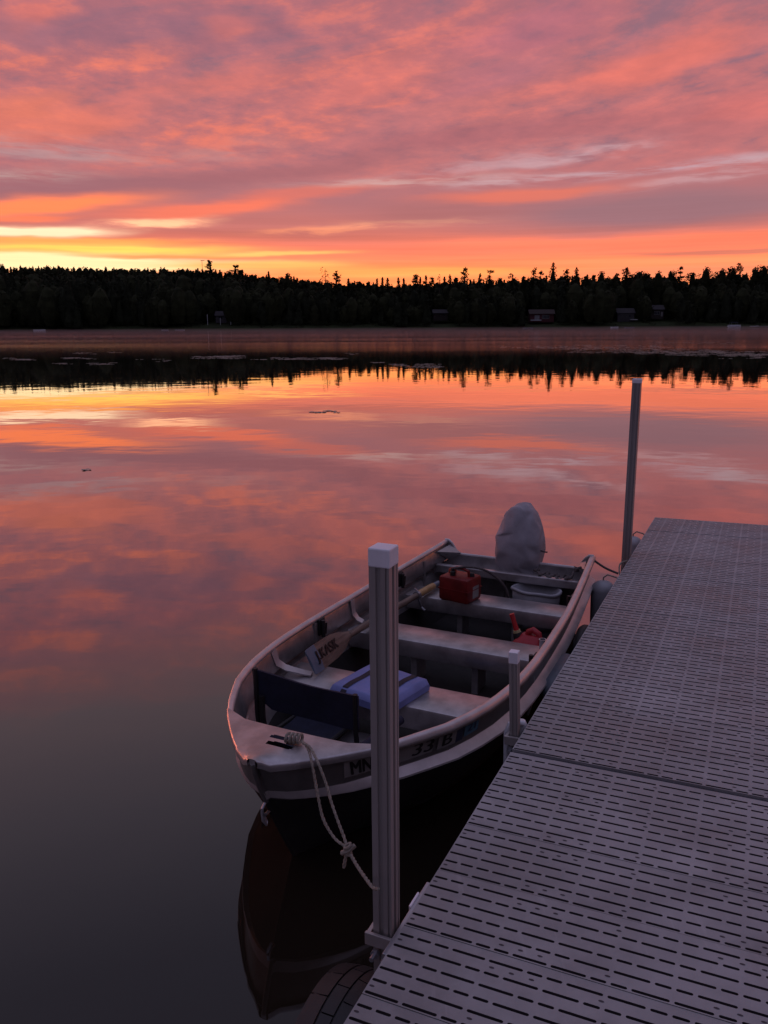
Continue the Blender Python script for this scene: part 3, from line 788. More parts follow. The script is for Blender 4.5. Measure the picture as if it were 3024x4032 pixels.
def decking_panel_mesh():
    g = G(); L = PW - .0025; th = .040; hb = .0004
    rows = [.0097 + .0504 * k for k in range(6)]
    def slots(B):
        pat = 'LLSS' if B else 'SSSLLSSLL'
        u = 0; out = []
        seq = ('LLSS' * 20) if B else ('S' + 'SSLL' * 20)
        for ch in seq:
            w = 2 if ch == 'L' else 1
            if u + w > NU: break
            out.append((.0035 + u * UNIT, .0035 + (u + w) * UNIT - GAP)); u += w
        return out
    edges = [0.0]
    for r in rows: edges += [r - HW, r + HW]
    edges.append(L)
    for i in range(0, len(edges), 2):
        a, b = edges[i], edges[i + 1]
        g.add([(a, 0, 0), (b, 0, 0), (b, DW, 0), (a, DW, 0)], [(0, 1, 2, 3)])
    na = 5
    def arc(c, x, sgn):      # semicircle end of a slot at row c, tip at x; sgn=+1: the right end
        return [(c + HW * math.cos(math.pi * k / na), x - sgn * HW + sgn * HW * math.sin(math.pi * k / na)) for k in range(na + 1)]
    for k, c in enumerate(rows):
        S = slots(k % 2 == 0)
        prev = None
        for j in range(len(S) + 1):
            left = arc(c, S[j - 1][1], 1) if j > 0 else [(c + HW, 0), (c - HW, 0)]
            rightp = arc(c, S[j][0], -1)[::-1] if j < len(S) else [(c - HW, DW), (c + HW, DW)]
            P = [(p[0], p[1], 0) for p in left + rightp]
            g.add(P, [tuple(range(len(P)))])
        g.cur = 2
        for x0, x1 in S:
            loop = arc(c, x1, 1) + arc(c, x0, -1)[::-1]
            V = [(p[0], p[1], 0) for p in loop] + [(p[0], p[1], -th) for p in loop]; m = len(loop)
            g.add(V, [(i, (i + 1) % m, (i + 1) % m + m, i + m) for i in range(m)])
        g.cur = 0
    # skirt
    V = [(0, 0, 0), (L, 0, 0), (L, DW, 0), (0, DW, 0), (0, 0, -th), (L, 0, -th), (L, DW, -th), (0, DW, -th)]
    g.add(V, [(0, 1, 5, 4), (1, 2, 6, 5), (2, 3, 7, 6), (3, 0, 4, 7)])
    g.cur = 1
    spots = []
    for q in range(3):
        o = .6096 * q
        spots += [.0138 + o, .307 + o, .3665 + o, .426 + o]
    for s in (.0352, .2375):
        for y in spots:
            if y > DW - .01: continue
            V = [(s + .0042 * math.cos(k * .785), y + .0085 * math.sin(k * .785), hb) for k in range(8)]
            g.add(V, [tuple(range(8))])
    return g


dock = thing('dock', 'grey plastic slotted dock running out beside the moored boat', 'dock', DOCK, (0, 0, 0))
pm = mesh(decking_panel_mesh(), 'decking_panel', [M['deckboard'], M['plug'], M['slot_shade']], DOCK, (0, 0, 0), False, fix=False)
rnd = random.Random(5)


def panel(s):
    o = bpy.data.objects.new('decking_panel', pm); C.objects.link(o); o.parent = dock
    o.location = (s, 0, rnd.uniform(-.0012, .0012))


for k in range(-7, 5): panel(k * PW)
FAR0 = 1.534
for k in range(17): panel(FAR0 + k * PW)
FAR1 = FAR0 + 17 * PW
for nm, a, b, n0, n1, z0, z1 in (('side_rail', -2.12, 1.503, .004, .044, -.165, -.024), ('side_rail', 1.536, FAR1 - .004, .004, .044, -.165, -.024),
                                 ('side_rail', -2.12, 1.503, DW - .044, DW - .004, -.165, -.024), ('side_rail', 1.536, FAR1 - .004, DW - .044, DW - .004, -.165, -.024),
                                 ('end_rail', FAR1 - .045, FAR1 - .004, .045, DW - .045, -.165, -.024),
                                 ('end_rail', 1.47, 1.502, .045, DW - .045, -.165, -.024), ('end_rail', 1.537, 1.57, .045, DW - .045, -.165, -.024),
                                 ('joint_strip', 1.5035, 1.5335, .006, DW - .006, -.06, -.009)):
    g = G(); g.box((a, n0, z0), (b, n1, z1), bev=.004)
    part(g, nm, M['frame'] if nm != 'joint_strip' else M['plug'], dock, smooth=False)
for s in (-1.2, -.3, .6, 2.5, 3.6, 4.7, 5.8):
    g = G(); g.box((s, .046, -.12), (s + .04, DW - .046, -.026)); part(g, 'cross_member', M['frame'], dock, smooth=False)
g = G(); g.box((.165, -.0135, -.11), (.530, .003, -.0025), bev=.002); part(g, 'edge_bracket', M['steel'], dock, smooth=False)
g = G(); g.box((.385, -.020, -.06), (.462, -.012, .004), bev=.003); part(g, 'edge_cleat', M['cap'], dock, smooth=False)


# ---------------------------------------------------------------- dock posts
def post_profile(h, gd):
    P = []
    side = [(-h, h), (-.36 * h, h), (-.32 * h, h - gd), (.10 * h, h - gd), (.14 * h, h), (.60 * h, h), (.64 * h, h - gd * .6), (.76 * h, h - gd * .6), (.80 * h, h)]
    for k in range(4):
        c, s = math.cos(-k * math.pi / 2), math.sin(-k * math.pi / 2)
        P += [(x * c - y * s, x * s + y * c) for x, y in side]
    return P


def dock_post(name, label, s, n, width, top_py, lean, capz, bracket):
    base = D(s, n, 0)
    # rise to where the cap stands in the photograph, at the post's own distance
    c = tilt(Vector((0, 0, 1)))
    top = far(1512 + (base.x / base.y) * F_PX / .98, top_py, base.y)[1] - base.z
    zax = Vector((lean, 0, 1)).normalized(); xa = Vector((math.sin(TH), math.cos(TH), 0)); xa = (xa - zax * xa.dot(zax)).normalized()
    ya = Vector((-xa.y, xa.x, 0)); ya = zax.cross(xa)
    fr = Frame(base, xa, -ya, zax)
    root = thing(name, label, 'dock post', fr, (0, 0, 0), 'posts along the left side of the dock')
    h = width / 2; g = G(); pr = post_profile(h, width * .13)
    z0 = -base.z - .7
    g.rings([[(x, y, z) for x, y in pr] for z in (z0, top - .01)], True)
    part(g, 'post', M['post'], root, smooth=False)
    g = G(); q = h + width * .035
    g.box((-q, -q, top - capz), (q, q, top), bev=width * .07); part(g, 'cap', M['cap'], root, smooth=False)
    if bracket:
        g = G(); b = h + .006
        g.box((-b - .012, -b - .016, -.055), (-b, b + .02, -.012), bev=.002)
        g.box((-b, -b - .014, -.052), (b + .02, -b, -.014), bev=.002)
        part(g, 'clamp', M['post'], root, smooth=False)
        for yy in (-.25 * width, .02):
            g = G(); g.tube([(-b - .045, yy, -.075), (-b - .004, yy, -.075)], .008, 8); g.tube([(-b - .022, yy, -.075), (-b - .010, yy, -.075)], .015, 6); part(g, 'bolt', M['steel'], root)
    return root


near_post = dock_post('dock_post', 'tall thick white capped post nearest the camera in front of the boat', .285, -.053, .0635, 2150, -.0035, .056, True)
small_post = dock_post('dock_post', 'short thin white capped post beside the boat', 1.70, -.035, .040, 2563, -.039, .055, True)
far_post = dock_post('dock_post', 'tall bare post standing past the boat stern near the dock end', 5.05, -.035, .066, 1491, 0.0, .035, False)
g = G(); g.tube([D(1.735, -.085, -1.1), D(1.735, -.085, -.03), D(1.740, -.07, .012), D(1.755, -.04, .02), D(1.77, -.01, .012)], .014, 10)
single(g, 'pipe_stand', M['white'], 'pale curved pipe standing in the water beside the short post', 'pipe', WORLD, tuple(D(1.735, -.085, -.5)))
g = G()
g.lathe([(.002, -.045), (.024, -.042), (.030, -.02), (.030, .012), (.022, .03), (.008, .036)], (1.80, -.034, -.02), 14)
single(g, 'bumper', M['white'], 'small white round bumper at the foot of the short post', 'bumper', DOCK, (1.80, -.034, -.07))

# ---------------------------------------------------------------- fenders and tyre hung on the dock side
def fender(label, s, n, r, ztop, length, m):
    root = thing('boat_fender', label, 'fender', DOCK, (s, n, ztop - length), 'fenders hung along the dock side')
    g = G(); P = []
    for k in range(7): a = math.pi / 2 * k / 6; P.append((r * math.sin(a) + .002, ztop - r * (1 - math.cos(a)) * .9))
    for k in range(6, -1, -1): a = math.pi / 2 * k / 6; P.append((r * math.sin(a) + .002, ztop - length + r * (1 - math.cos(a)) * .9))
    g.lathe([(p[0], p[1]) for p in P], (s, n, 0), 24); part(g, 'body', m, root)
    g = G(); g.tube([(s, n, ztop - .004), (s, n, ztop + .02), (s, n + .03, ztop + .045), (s, -.006, ztop + .03), (s, .0015, ztop + .02)], .006, 6); part(g, 'rope', M['rope'], root)


fender('round headed white fender nearest the boat stern', 4.40, -.105, .088, -.03, .42, M['dull_white'])
fender('small white fender behind the tall bare post', 5.86, -.095, .085, -.02, .34, M['dull_white'])
g = G(); r = .065
g.tube([(2.56, -.085, -.18), (2.58, -.085, -.18), (2.62, -.085, -.18), (3.04, -.085, -.18), (3.08, -.085, -.18), (3.10, -.085, -.18)], [.02, .045, r, r, .045, .02], 18)
single(g, 'dock_bumper', M['fender'], 'long grey blue bumper lying along the dock between boat and decking', 'bumper', DOCK, (2.8, -.085, -.25))
g = G(); pts = []
for k in range(25):
    a = 2 * math.pi * k / 24; pts.append((3.40 + .17 * math.cos(a), -.055, -.22 + .12 * math.sin(a)))
g.tube(pts, .042, 10, cap=False)
single(g, 'rubber_ring', M['black'], 'black rubber ring hung on the dock past the grey blue bumper', 'rubber ring', DOCK, (3.4, -.055, -.38))

tyre = thing('tyre', 'worn black tyre hung on the dock side below the tall thick post', 'tyre', DOCK, (.14, -.15, -.84))
RT, cs, cz, W0, W1 = .335, .14, -.505, -.25, -.055


def tread_ring(n, r, seg=96): return [(cs + r * math.cos(2 * math.pi * k / seg), n, cz + r * math.sin(2 * math.pi * k / seg)) for k in range(seg)]


g = G(); mid = (W0 + W1) / 2
prof = [(W0 + .035, .20), (W0 + .008, .235), (W0, .275), (W0 + .004, .305), (W0 + .016, .322), (W0 + .026, .3275), (W1 - .026, .3275), (W1 - .016, .322), (W1 - .004, .305), (W1, .275), (W1 - .008, .235), (W1 - .035, .20)]
g.rings([tread_ring(n, r) for n, r in prof], False); part(g, 'carcass', M['black'], tyre)
g = G()
cols = [(W0 + .012, W0 + .070), (W0 + .077, W0 + .118), (W0 + .125, W1 - .012)]
for ci, (a, b) in enumerate(cols):
    nb = 19
    for k in range(nb):
        a0 = 2 * math.pi * (k + .5 * (ci % 2)) / nb; a1 = a0 + 2 * math.pi / nb * .955
        V = []
        for rr in (.318, RT):
            for q in range(4):
                aa = a0 + (a1 - a0) * q / 3
                for nn in (a, b):
                    edge_drop = .010 if (rr == RT and ((ci == 0 and nn == a) or (ci == 2 and nn == b))) else 0
                    V.append((cs + (rr - edge_drop) * math.cos(aa), nn, cz + (rr - edge_drop) * math.sin(aa)))
        Fc = []
        for q in range(3): Fc.append((8 + 2 * q, 9 + 2 * q, 11 + 2 * q, 10 + 2 * q)); Fc.append((2 * q, 2 * q + 2, 10 + 2 * q, 8 + 2 * q)); Fc.append((2 * q + 1, 9 + 2 * q, 11 + 2 * q, 2 * q + 3))
        Fc += [(0, 8, 9, 1), (6, 7, 15, 14)]
        g.add(V, Fc)
part(g, 'tread', M['tread'], tyre)
g = G(); g.tube([(.12, -.03, -.20), (.12, .0, -.10), (.12, .002, -.03)], .009, 6)
part(g, 'hanging_rope', M['dark_rope'], tyre)

# ---------------------------------------------------------------- boat
TB = R(25.49)
bd = Vector((math.sin(TB), math.cos(TB), 0)); bn = Vector((math.cos(TB), -math.sin(TB), 0)); BO = Vector((-.5421, 3.0626, 0))
BOAT = Frame(BO, bd, bn, Vector((0, 0, 1)))


def B(s, n, z): return BO + bd * s + bn * n + Vector((0, 0, z))


BS = [0, .08, .15, .3, .44, .74, 1.03, 1.33, 1.62, 1.92, 2.21, 2.5, 2.8, 3.09, 3.39, 3.75]
BB = [.010, .12, .192, .325, .435, .60, .682, .722, .733, .729, .720, .710, .690, .667, .642, .612]


def hb(s):
    # smooth half beam of the gunwale
    return float(sum(np.interp(s + e, BS, BB) for e in (-.06, -.02, .02, .06)) / 4) if s > .1 else float(np.interp(s, BS, BB))


def zg(s):
    q = s / 4.1; return .6 * (1 - q) ** 2 + .958 * q * (1 - q) + .604 * q * q


LB = 3.75


def stem(z): return .29 * max(0.0, 1 - z / .6) ** 1.2


def bulge(s): return .030 * math.exp(-((s - .19) / .15) ** 2) * min(1, s / .05)


def section(tau):
    """half section of the hull, gunwale first: list of (s, half breadth, z)"""
    s0 = tau * LB; zt = zg(s0); b = hb(s0); k = min(1, tau * 9); out = []
    rise = max(0, 1 - tau * 2.2) ** 2
    for nm, dz, off in (('g', 0.0, 0), ('a', .028, .014), ('b', .09, .022), ('c', .146, .028), ('d', .152, .026), ('e', .186, -.020), ('f', .196, -.022), ('h', .204, .012)):
        z = zt - dz; bb = b - off * k
        if tau < .01: bb = min(bb, .010)
        s = stem(z) + tau * (LB - stem(z))
        bb += bulge(s0) * {'g': 0, 'a': .25, 'b': .7, 'c': 1, 'd': 1, 'e': 1.05, 'f': 1.05, 'h': .7}[nm]
        out.append((s, max(.006, bb), z))
    for f_, z in ((.93, .22 + .05 * rise), (.84, .08 + .06 * rise), (.74, -.02 + .05 * rise), (.40, -.10 + .01 * rise), (0.0, -.13)):
        kk = f_ ** (1 + 1.2 * rise) if f_ > 0 else 0
        s = stem(z) + tau * (LB - stem(z)); out.append((s, max(.005, (b - .01) * kk) if f_ else 0.0, z))
    return out


TAUS = [0, .006, .014, .025, .04, .06, .085, .115, .15, .19, .235, .285, .34, .4, .46, .52, .58, .64, .7, .76, .82, .88, .94, 1.0]
boat = thing('fishing_boat', 'small open aluminium fishing boat tied bow and stern to the dock', 'boat', BOAT, (1.9, 0, 0))
SEC = [section(q) for q in TAUS]


def hull_rows(off, lo, hi, zoff=0.0):
    rows = []
    for S in SEC:
        r = [(s, -(max(b - off, .004) if i < 12 else 0.0), z + zoff) for i, (s, b, z) in enumerate(S)][lo:hi]
        r2 = [(s, (max(b - off, .004) if i < 12 else 0.0), z + zoff) for i, (s, b, z) in enumerate(S)][lo:hi]
        rows.append((r, r2))
    return rows


def stitch(g, lo, hi, off=0.0, zoff=0.0):
    R2 = hull_rows(off, lo, hi, zoff)
    g.grid([a for a, b in R2]); g.grid([b for a, b in R2])
    # close the stem
    a, b = R2[0]; n = len(a)
    g.add(a + b, [(i, i + 1, n + i + 1, n + i) for i in range(n - 1)])


g = G(); stitch(g, 0, 8)
hull_top = part(g, 'topside', M['hull'], boat, smooth=True)
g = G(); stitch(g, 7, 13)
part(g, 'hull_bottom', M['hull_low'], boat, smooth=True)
g = G(); stitch(g, 0, 9, .007, .005)
part(g, 'inner_skin', M['alu'], boat, smooth=True)
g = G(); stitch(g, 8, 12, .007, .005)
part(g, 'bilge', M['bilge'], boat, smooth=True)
g = G(); g.tube([(stem(z) + .006, 0, z) for z in (.606, .56, .50, .44, .385)], [.012, .014, .014, .013, .012], 10)
part(g, 'stem_band', M['hull'], boat)
g = G(); g.tube([(stem(z) + .006, 0, z) for z in (.39, .30, .20, .10, 0, -.08)], .011, 10)
part(g, 'keel_band', M['hull_low'], boat)
# rub rail below the lettering, the light it catches put into a brighter metal
g = G(); R2 = hull_rows(-.0015, 4, 7)
g.grid([a for a, b in R2]); g.grid([b for a, b in R2]); part(g, 'spray_rail', M['alu_edge'], boat, smooth=True)
# gunwale bead, one run each side
ss = np.concatenate([np.linspace(.02, .5, 14), np.linspace(.58, LB, 24)])
for sg in (-1, 1):
    g = G(); rings = []
    for s in ss:
        b = hb(s); z = zg(s); kb = .45 + .55 * min(1, max(0, (s - .22) / .3)); z -= .012 * (1 - kb); rings.append([(s + .0, sg * (b - .004 * (1 - kb) + dx * kb), z + dz * kb) for dx, dz in ((.012, -.030), (.014, -.010), (.010, .006), (.0, .013), (-.013, .014), (-.026, .009), (-.031, -.002), (-.030, -.014), (-.010, -.022))])
    g.rings(rings, True); part(g, 'gunwale', M['alu_edge'], boat, smooth='all')
# bow plate with two long hand holes
g = G(); NA, NB = 40, 48; zt = {}


def bowz(s, n): b = hb(s); return zg(s) + .014 + .020 * (1 - (n / max(b, .05)) ** 2) - .006


def in_hole(s, n):
    for c, h, n0, n1 in ((.224, .017, -.055, .082), (.164, .017, -.037, .092)):
        cc = c + .06 * (n - .02); nn = min(max(n, n0 + h), n1 - h)
        if math.hypot(s - cc, n - nn) < h: return True
    return False


V = []; idx = {}
for i in range(NA + 1):
    for j in range(NB + 1):
        w = -1 + 2 * j / NB
        rear = .305 + .05 * abs(w) ** 2.2 + .055 * max(0, abs(w) - .75) / .25
        s = .0 + rear * (i / NA); bmx = hb(max(s, .0)) + .004; V.append((s, w * bmx, bowz(s, w * bmx)))
Fc = []
for i in range(NA):
    for j in range(NB):
        a = i * (NB + 1) + j; q = (a, a + 1, a + NB + 2, a + NB + 1)
        cs_ = sum(V[x][0] for x in q) / 4; cn = sum(V[x][1] for x in q) / 4
        if not in_hole(cs_, cn): Fc.append(q)
g.add(V, Fc)
# turned down nose and rear lip
nose = [V[j] for j in range(NB + 1)]; g.add(nose + [(p[0] + .002, p[1] * .9, p[2] - .03) for p in nose], [(j, j + 1, NB + 2 + j, NB + 1 + j) for j in range(NB)])
tail = [V[NA * (NB + 1) + j] for j in range(NB + 1)]; g.add(tail + [(p[0] + .004, p[1] * .99, p[2] - .022) for p in tail], [(j, j + 1, NB + 2 + j, NB + 1 + j) for j in range(NB)])
for sg in (0, 1):
    e = [V[i * (NB + 1) + (NB if sg else 0)] for i in range(NA + 1)]
    q_ = 1 if sg else -1
    g.rings([[(p[0], p[1] + q_ * a_, p[2] - b_) for p in e] for a_, b_ in ((0, 0), (.006, .002), (.010, .008), (.012, .017), (.010, .034))], cap=False, close=False)
part(g, 'bow_plate', M['alu'], boat, smooth='all')
# transom with raised corners
g = G(); outer = []
S = SEC[-1]
poly = []
for n in np.linspace(-1, 1, 41):
    b = S[0][1]; edge = b - abs(n) * b
    k = min(1, max(0, (edge - .03) / .10)); k = k * k * (3 - 2 * k); poly.append((LB, n * b, zg(LB) + .004 - (zg(LB) - .475) * k))
bot = [(LB, S[i][1] - .004, S[i][2]) for i in range(3, 13)]
loop = poly + bot + [(p[0], -p[1], p[2]) for p in bot[::-1][1:]]
m = len(loop); g.add(loop + [(p[0] - .03, p[1] * .985, p[2]) for p in loop], [tuple(range(m)), tuple(range(m, 2 * m))[::-1]] + [(i, (i + 1) % m, (i + 1) % m + m, i + m) for i in range(m)])
part(g, 'transom', M['alu'], boat, smooth=False)
g = G(); g.tube([(LB - .015, p[1], p[2] + .004) for p in poly], .012, 8); part(g, 'transom_bead', M['alu_edge'], boat)
for sg in (-1, 1):
    g = G(); b = hb(3.6) - .03
    V = [(3.72, sg * (b - .03), .56), (3.50, sg * (b), .55), (3.72, sg * (b - .13), .50), (3.72, sg * (b - .03), .42)]
    g.add(V, [(0, 1, 2), (1, 3, 2), (0, 2, 3), (0, 3, 1)]); part(g, 'corner_knee', M['alu'], boat, smooth=False)
# benches
def bench(s0, s1, z, hface, thick=.012, off=.045, hollow=True):
    g = G(); n = 9; r = .014
    prof = [(s0 + .004, z - hface), (s0, z - hface + .01), (s0, z - r), (s0 + r * .3, z - r * .3), (s0 + r, z), (s1 - r, z), (s1 - r * .3, z - r * .3), (s1, z - r), (s1, z - hface)]
    rows = []
    for k in range(n + 1):
        w = -1 + 2 * k / n; rows.append([(a, w * (hb(a) - off - .16 * max(0, .45 - q)), q) for a, q in prof])
    g.rings(rows, True); return part(g, 'bench', M['alu'], boat, smooth=True)


bench(1.205, 1.50, .36, .13)
bench(2.075, 2.345, .36, .115)
bench(2.925, 3.175, .36, .105)
g = G(); w = hb(3.5) - .04
g.box((3.475, -w, .385), (3.525, w, .452), bev=.008); part(g, 'stern_beam', M['alu'], boat, smooth=False)
g = G(); w2 = hb(3.6) - .05
g.add([(3.525, -w, .388), (3.525, w, .388), (3.715, w2, .372), (3.715, -w2, .372)], [(0, 1, 2, 3)]); part(g, 'motor_well', M['alu'], boat, smooth=False)
# bench supports, floor, ribs
for s0 in (2.12, 2.98):
    for n in (-.2, .22):
        g = G(); g.box((s0, n - .02, .02), (s0 + .16, n + .02, .255)); part(g, 'bench_support', M['alu'], boat, smooth=False)
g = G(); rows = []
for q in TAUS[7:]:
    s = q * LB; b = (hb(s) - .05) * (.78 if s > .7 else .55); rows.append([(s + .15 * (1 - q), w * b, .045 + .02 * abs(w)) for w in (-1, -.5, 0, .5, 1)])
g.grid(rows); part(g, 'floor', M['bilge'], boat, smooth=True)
g = G(); g.box((.76, -.18, .15), (1.18, .18, .165), bev=.004); part(g, 'bow_floor_panel', M['alu'], boat, smooth=False)


def strap(path, wid, th, name, m, smooth=True):
    """a flat bent strip: path points in s,n,z, width along s"""
    g = G(); rings = []
    P = [Vector(p) for p in path]
    for i, p in enumerate(P):
        tt = (P[min(i + 1, len(P) - 1)] - P[max(i - 1, 0)]).normalized(); a = Vector((1, 0, 0)); a = (a - tt * a.dot(tt)).normalized(); b = tt.cross(a)
        rings.append([p + a * wid * x + b * th * y for x, y in ((-.5, -.5), (-.45, .5), (-.15, .5), (0, 1.1), (.15, .5), (.45, .5), (.5, -.5))])
    g.rings(rings, True); return part(g, name, m, boat, smooth=smooth)


def side_n(s, z):      # inside of the hull side
    b = hb(s); d_ = zg(s) - z; return b - .034 - .06 * max(0, d_ - .19) - .25 * max(0, d_ - .30)


for s in (1.21, 2.20):
    for sg in (-1, 1):
        if s < 2: P = [(s - .01, sg * (side_n(s, .53) + .006), .535), (s, sg * side_n(s, .50), .50), (s + .015, sg * (side_n(s, .46) - .002), .455), (s + .05, sg * (side_n(s, .42) - .035), .415), (s + .085, sg * (side_n(s, .40) - .08), .392), (s + .115, sg * (side_n(s, .38) - .13), .374), (s + .125, sg * (side_n(s, .38) - .165), .369)]
        else: P = [(s, sg * (side_n(s, .53) + .006), .53), (s, sg * side_n(s, .48), .48), (s + .01, sg * side_n(s, .43), .43), (s + .02, sg * (side_n(s, .39) - .025), .39), (s + .03, sg * (side_n(s, .37) - .06), .372)]
        strap(P, .05, .010, 'knee', M['alu_edge'])
for s in (1.72, 2.65, 3.3):
    for sg in (-1, 1):
        strap([(s, sg * (side_n(s, z) + .004), z) for z in (.52, .42, .34, .26, .19)], .03, .010, 'rib', M['alu'])
for s in (1.78, 2.9):
    for sg in (-1, 1):
        g = G(); n = side_n(s, .5) - .004
        g.box((s - .035, sg * n - .008, .43), (s + .035, sg * n + .008, .535), bev=.003)
        g.tube([(s - .012, sg * (n - .022), .42), (s - .012, sg * (n - .022), .53)], .013, 8); g.tube([(s + .020, sg * (n - .018), .43), (s + .028, sg * (n - .02), .50)], .009, 6)
        part(g, 'oarlock_socket', M['black'], boat)
g = G(); pts = [(stem(.38) - .006, 0, .385), (stem(.38) - .03, .0, .37), (stem(.36) - .04, 0, .35), (stem(.34) - .03, 0, .33), (stem(.33) - .004, 0, .33)]
g.tube(pts, .007, 8); g.tube([(stem(.35) - .038, -.006, .345), (stem(.34) - .05, .002, .315), (stem(.32) - .046, .010, .290), (stem(.32) - .036, .004, .30), (stem(.34) - .036, -.004, .335)], .006, 6); part(g, 'bow_eye', M['steel'], boat)


# lettering on the starboard bow
def on_side(u, d_, out):     # u = distance along the gunwale, d_ = drop below it
    b = hb(u); k = min(1, u / LB * 9)
    off = np.interp(d_, [0, .028, .09, .146], [0, .014, .022, .028]) * k
    e = .01; tx = Vector((e * 2, hb(u + e) - hb(u - e))).normalized()
    off -= bulge(u) * float(np.interp(d_, [0, .028, .09, .146], [0, .25, .7, 1]))
    z = zg(u) - d_; s = stem(z) + (u / LB) * (LB - stem(z))
    return (s - tx.y * out, b - off + tx.x * out, z)


def font_mesh(txt, size, shear=0.0, bold=0.0):
    cu = bpy.data.curves.new('lettering', 'FONT'); cu.body = txt; cu.size = size; cu.shear = shear; cu.resolution_u = 4; cu.offset = bold
    o = bpy.data.objects.new('lettering', cu); C.objects.link(o)
    dg = bpy.context.evaluated_depsgraph_get(); me = bpy.data.meshes.new_from_object(o.evaluated_get(dg))
    vs = [v.co.copy() for v in me.vertices]; fs = [tuple(p.vertices) for p in me.polygons]
    bpy.data.objects.remove(o); bpy.data.curves.remove(cu); bpy.data.meshes.remove(me)
    return vs, fs


def side_patch(u0, u1, d0, d1, out, shear=.0):
    g = G(); rows = []
    for i in range(9):
        rows.append([on_side(u0 + (u1 - u0) * i / 8 - shear * (d_ - d0), d_, out) for d_ in (d0, (d0 + d1) / 2, d1)])
    g.grid(rows); return g


def side_text(txt, u0, u1, d0, d1):
    vs, fs = font_mesh(txt, 1.0, .22)
    x0, x1 = min(v.x for v in vs), max(v.x for v in vs); y0, y1 = min(v.y for v in vs), max(v.y for v in vs)
    g = G()
    for q, sh in enumerate((-.0022, 0, .0022)):
        g.add([on_side(u0 + sh + (v.x - x0) / (x1 - x0) * (u1 - u0), d1 - (v.y - y0) / (y1 - y0) * (d1 - d0), .0042 + .0003 * q) for v in vs], fs)
    return g


part(side_patch(.250, .372, .036, .124, .0022, .22), 'decal', M['decal'], boat, smooth=True)
part(side_patch(.470, .648, .030, .126, .0022, .22), 'decal', M['decal'], boat, smooth=True)
part(side_patch(.672, .778, .036, .126, .0022, .22), 'decal', M['decal'], boat, smooth=True)
part(side_text('MN', .262, .356, .046, .115), 'lettering', M['ink'], boat, smooth=False)
part(side_text('33', .528, .640, .046, .113), 'lettering', M['ink'], boat, smooth=False)
part(side_text('B', .680, .738, .048, .112), 'lettering', M['ink'], boat, smooth=False)
part(side_patch(.775, .825, .045, .125, .0022, .22), 'permit_sticker', M['sticker2'], boat, smooth=True)
stk = part(side_patch(.835, .945, .045, .118, .0022, .22), 'permit_sticker', M['sticker'], boat, smooth=True)
vsg = side_text('21', .848, .918, .052, .098); part(vsg, 'lettering', M['sticker2'], boat, stk, smooth=False)

# ---------------------------------------------------------------- outboard under its cover
motor = thing('outboard_motor', 'outboard motor shrouded in a crumpled grey cloth cover on the transom', 'outboard motor', BOAT, (3.80, .01, 0))
g = G(); rnd = random.Random(21); NS = 10; rings = []
prof = [(.395, .150, .19), (.47, .186, .215), (.56, .204, .23), (.66, .198, .222), (.76, .172, .20), (.85, .136, .162), (.905, .104, .125), (.938, .060, .075)]
for i, (z, ry, rs) in enumerate(prof):
    ring = []
    for k in range(NS):
        a = 2 * math.pi * (k + .5 * (i % 2) * .6) / NS + rnd.gauss(0, .09)
        q = 1 + rnd.gauss(0, .030) + (.03 if k % 3 == 0 else -.01)
        sq = (abs(math.cos(a)) ** 3 + abs(math.sin(a)) ** 3) ** (-1 / 3)
        ring.append((3.80 + rs * math.cos(a) * sq ** .6 * q, .014 + .03 * (z - .6) + ry * math.sin(a) * sq ** .6 * q, z + rnd.gauss(0, .014) * (1 if i < 7 else .3)))
    rings.append(ring)
g.rings(rings, False); o_ = len(g.v); g.add([(3.80, .026, .956)], []); L_ = (len(prof) - 1) * NS
for k in range(NS): g.f.append((L_ + k, L_ + (k + 1) % NS, o_)); g.m.append(0)
g.f = [t for f in g.f for t in (((f[0], f[1], f[2]), (f[0], f[2], f[3])) if rnd.random() < .5 else ((f[0], f[1], f[3]), (f[1], f[2], f[3]))) ] if False else [t for f in g.f for t in ([f] if len(f) == 3 else ([(f[0], f[1], f[2]), (f[0], f[2], f[3])] if rnd.random() < .5 else [(f[0], f[1], f[3]), (f[1], f[2], f[3])]))]
g.m = [0] * len(g.f)
cov = part(g, 'cover', M['cover'], motor, smooth='all')
bm = bmesh.new(); bm.from_mesh(cov.data); cl = bm.edges.layers.float.new('crease_edge')
for e in bm.edges: e[cl] = rnd.choice((.35, .7, .95))
bm.to_mesh(cov.data); bm.free()
sb = cov.modifiers.new('soften', 'SUBSURF'); sb.levels = 2; sb.render_levels = 2
for sx in (-1,):
    g = G(); g.tube([(3.72, .20, .595), (3.70, .235, .592), (3.69, .262, .596)], .006, 6); part(g, 'tie_cord', M['dark_rope'], motor, cov)
g = G(); g.box((3.70, -.07, .30), (3.79, .09, .50), bev=.01); part(g, 'clamp_bracket', M['black'], motor)
g = G(); g.tube([(3.86, .01, .48), (3.86, .01, .1), (3.87, .01, -.25)], [.06, .045, .05], 12); part(g, 'leg', M['black'], motor)
g = G(); g.tube([(3.62, -.05, .36), (3.60, -.05, .15), (3.60, -.05, .07)], .006, 6); g.tube([(3.62, .07, .36), (3.61, .07, .2), (3.61, .07, .07)], .006, 6); part(g, 'hanging_cord', M['dark_rope'], motor)

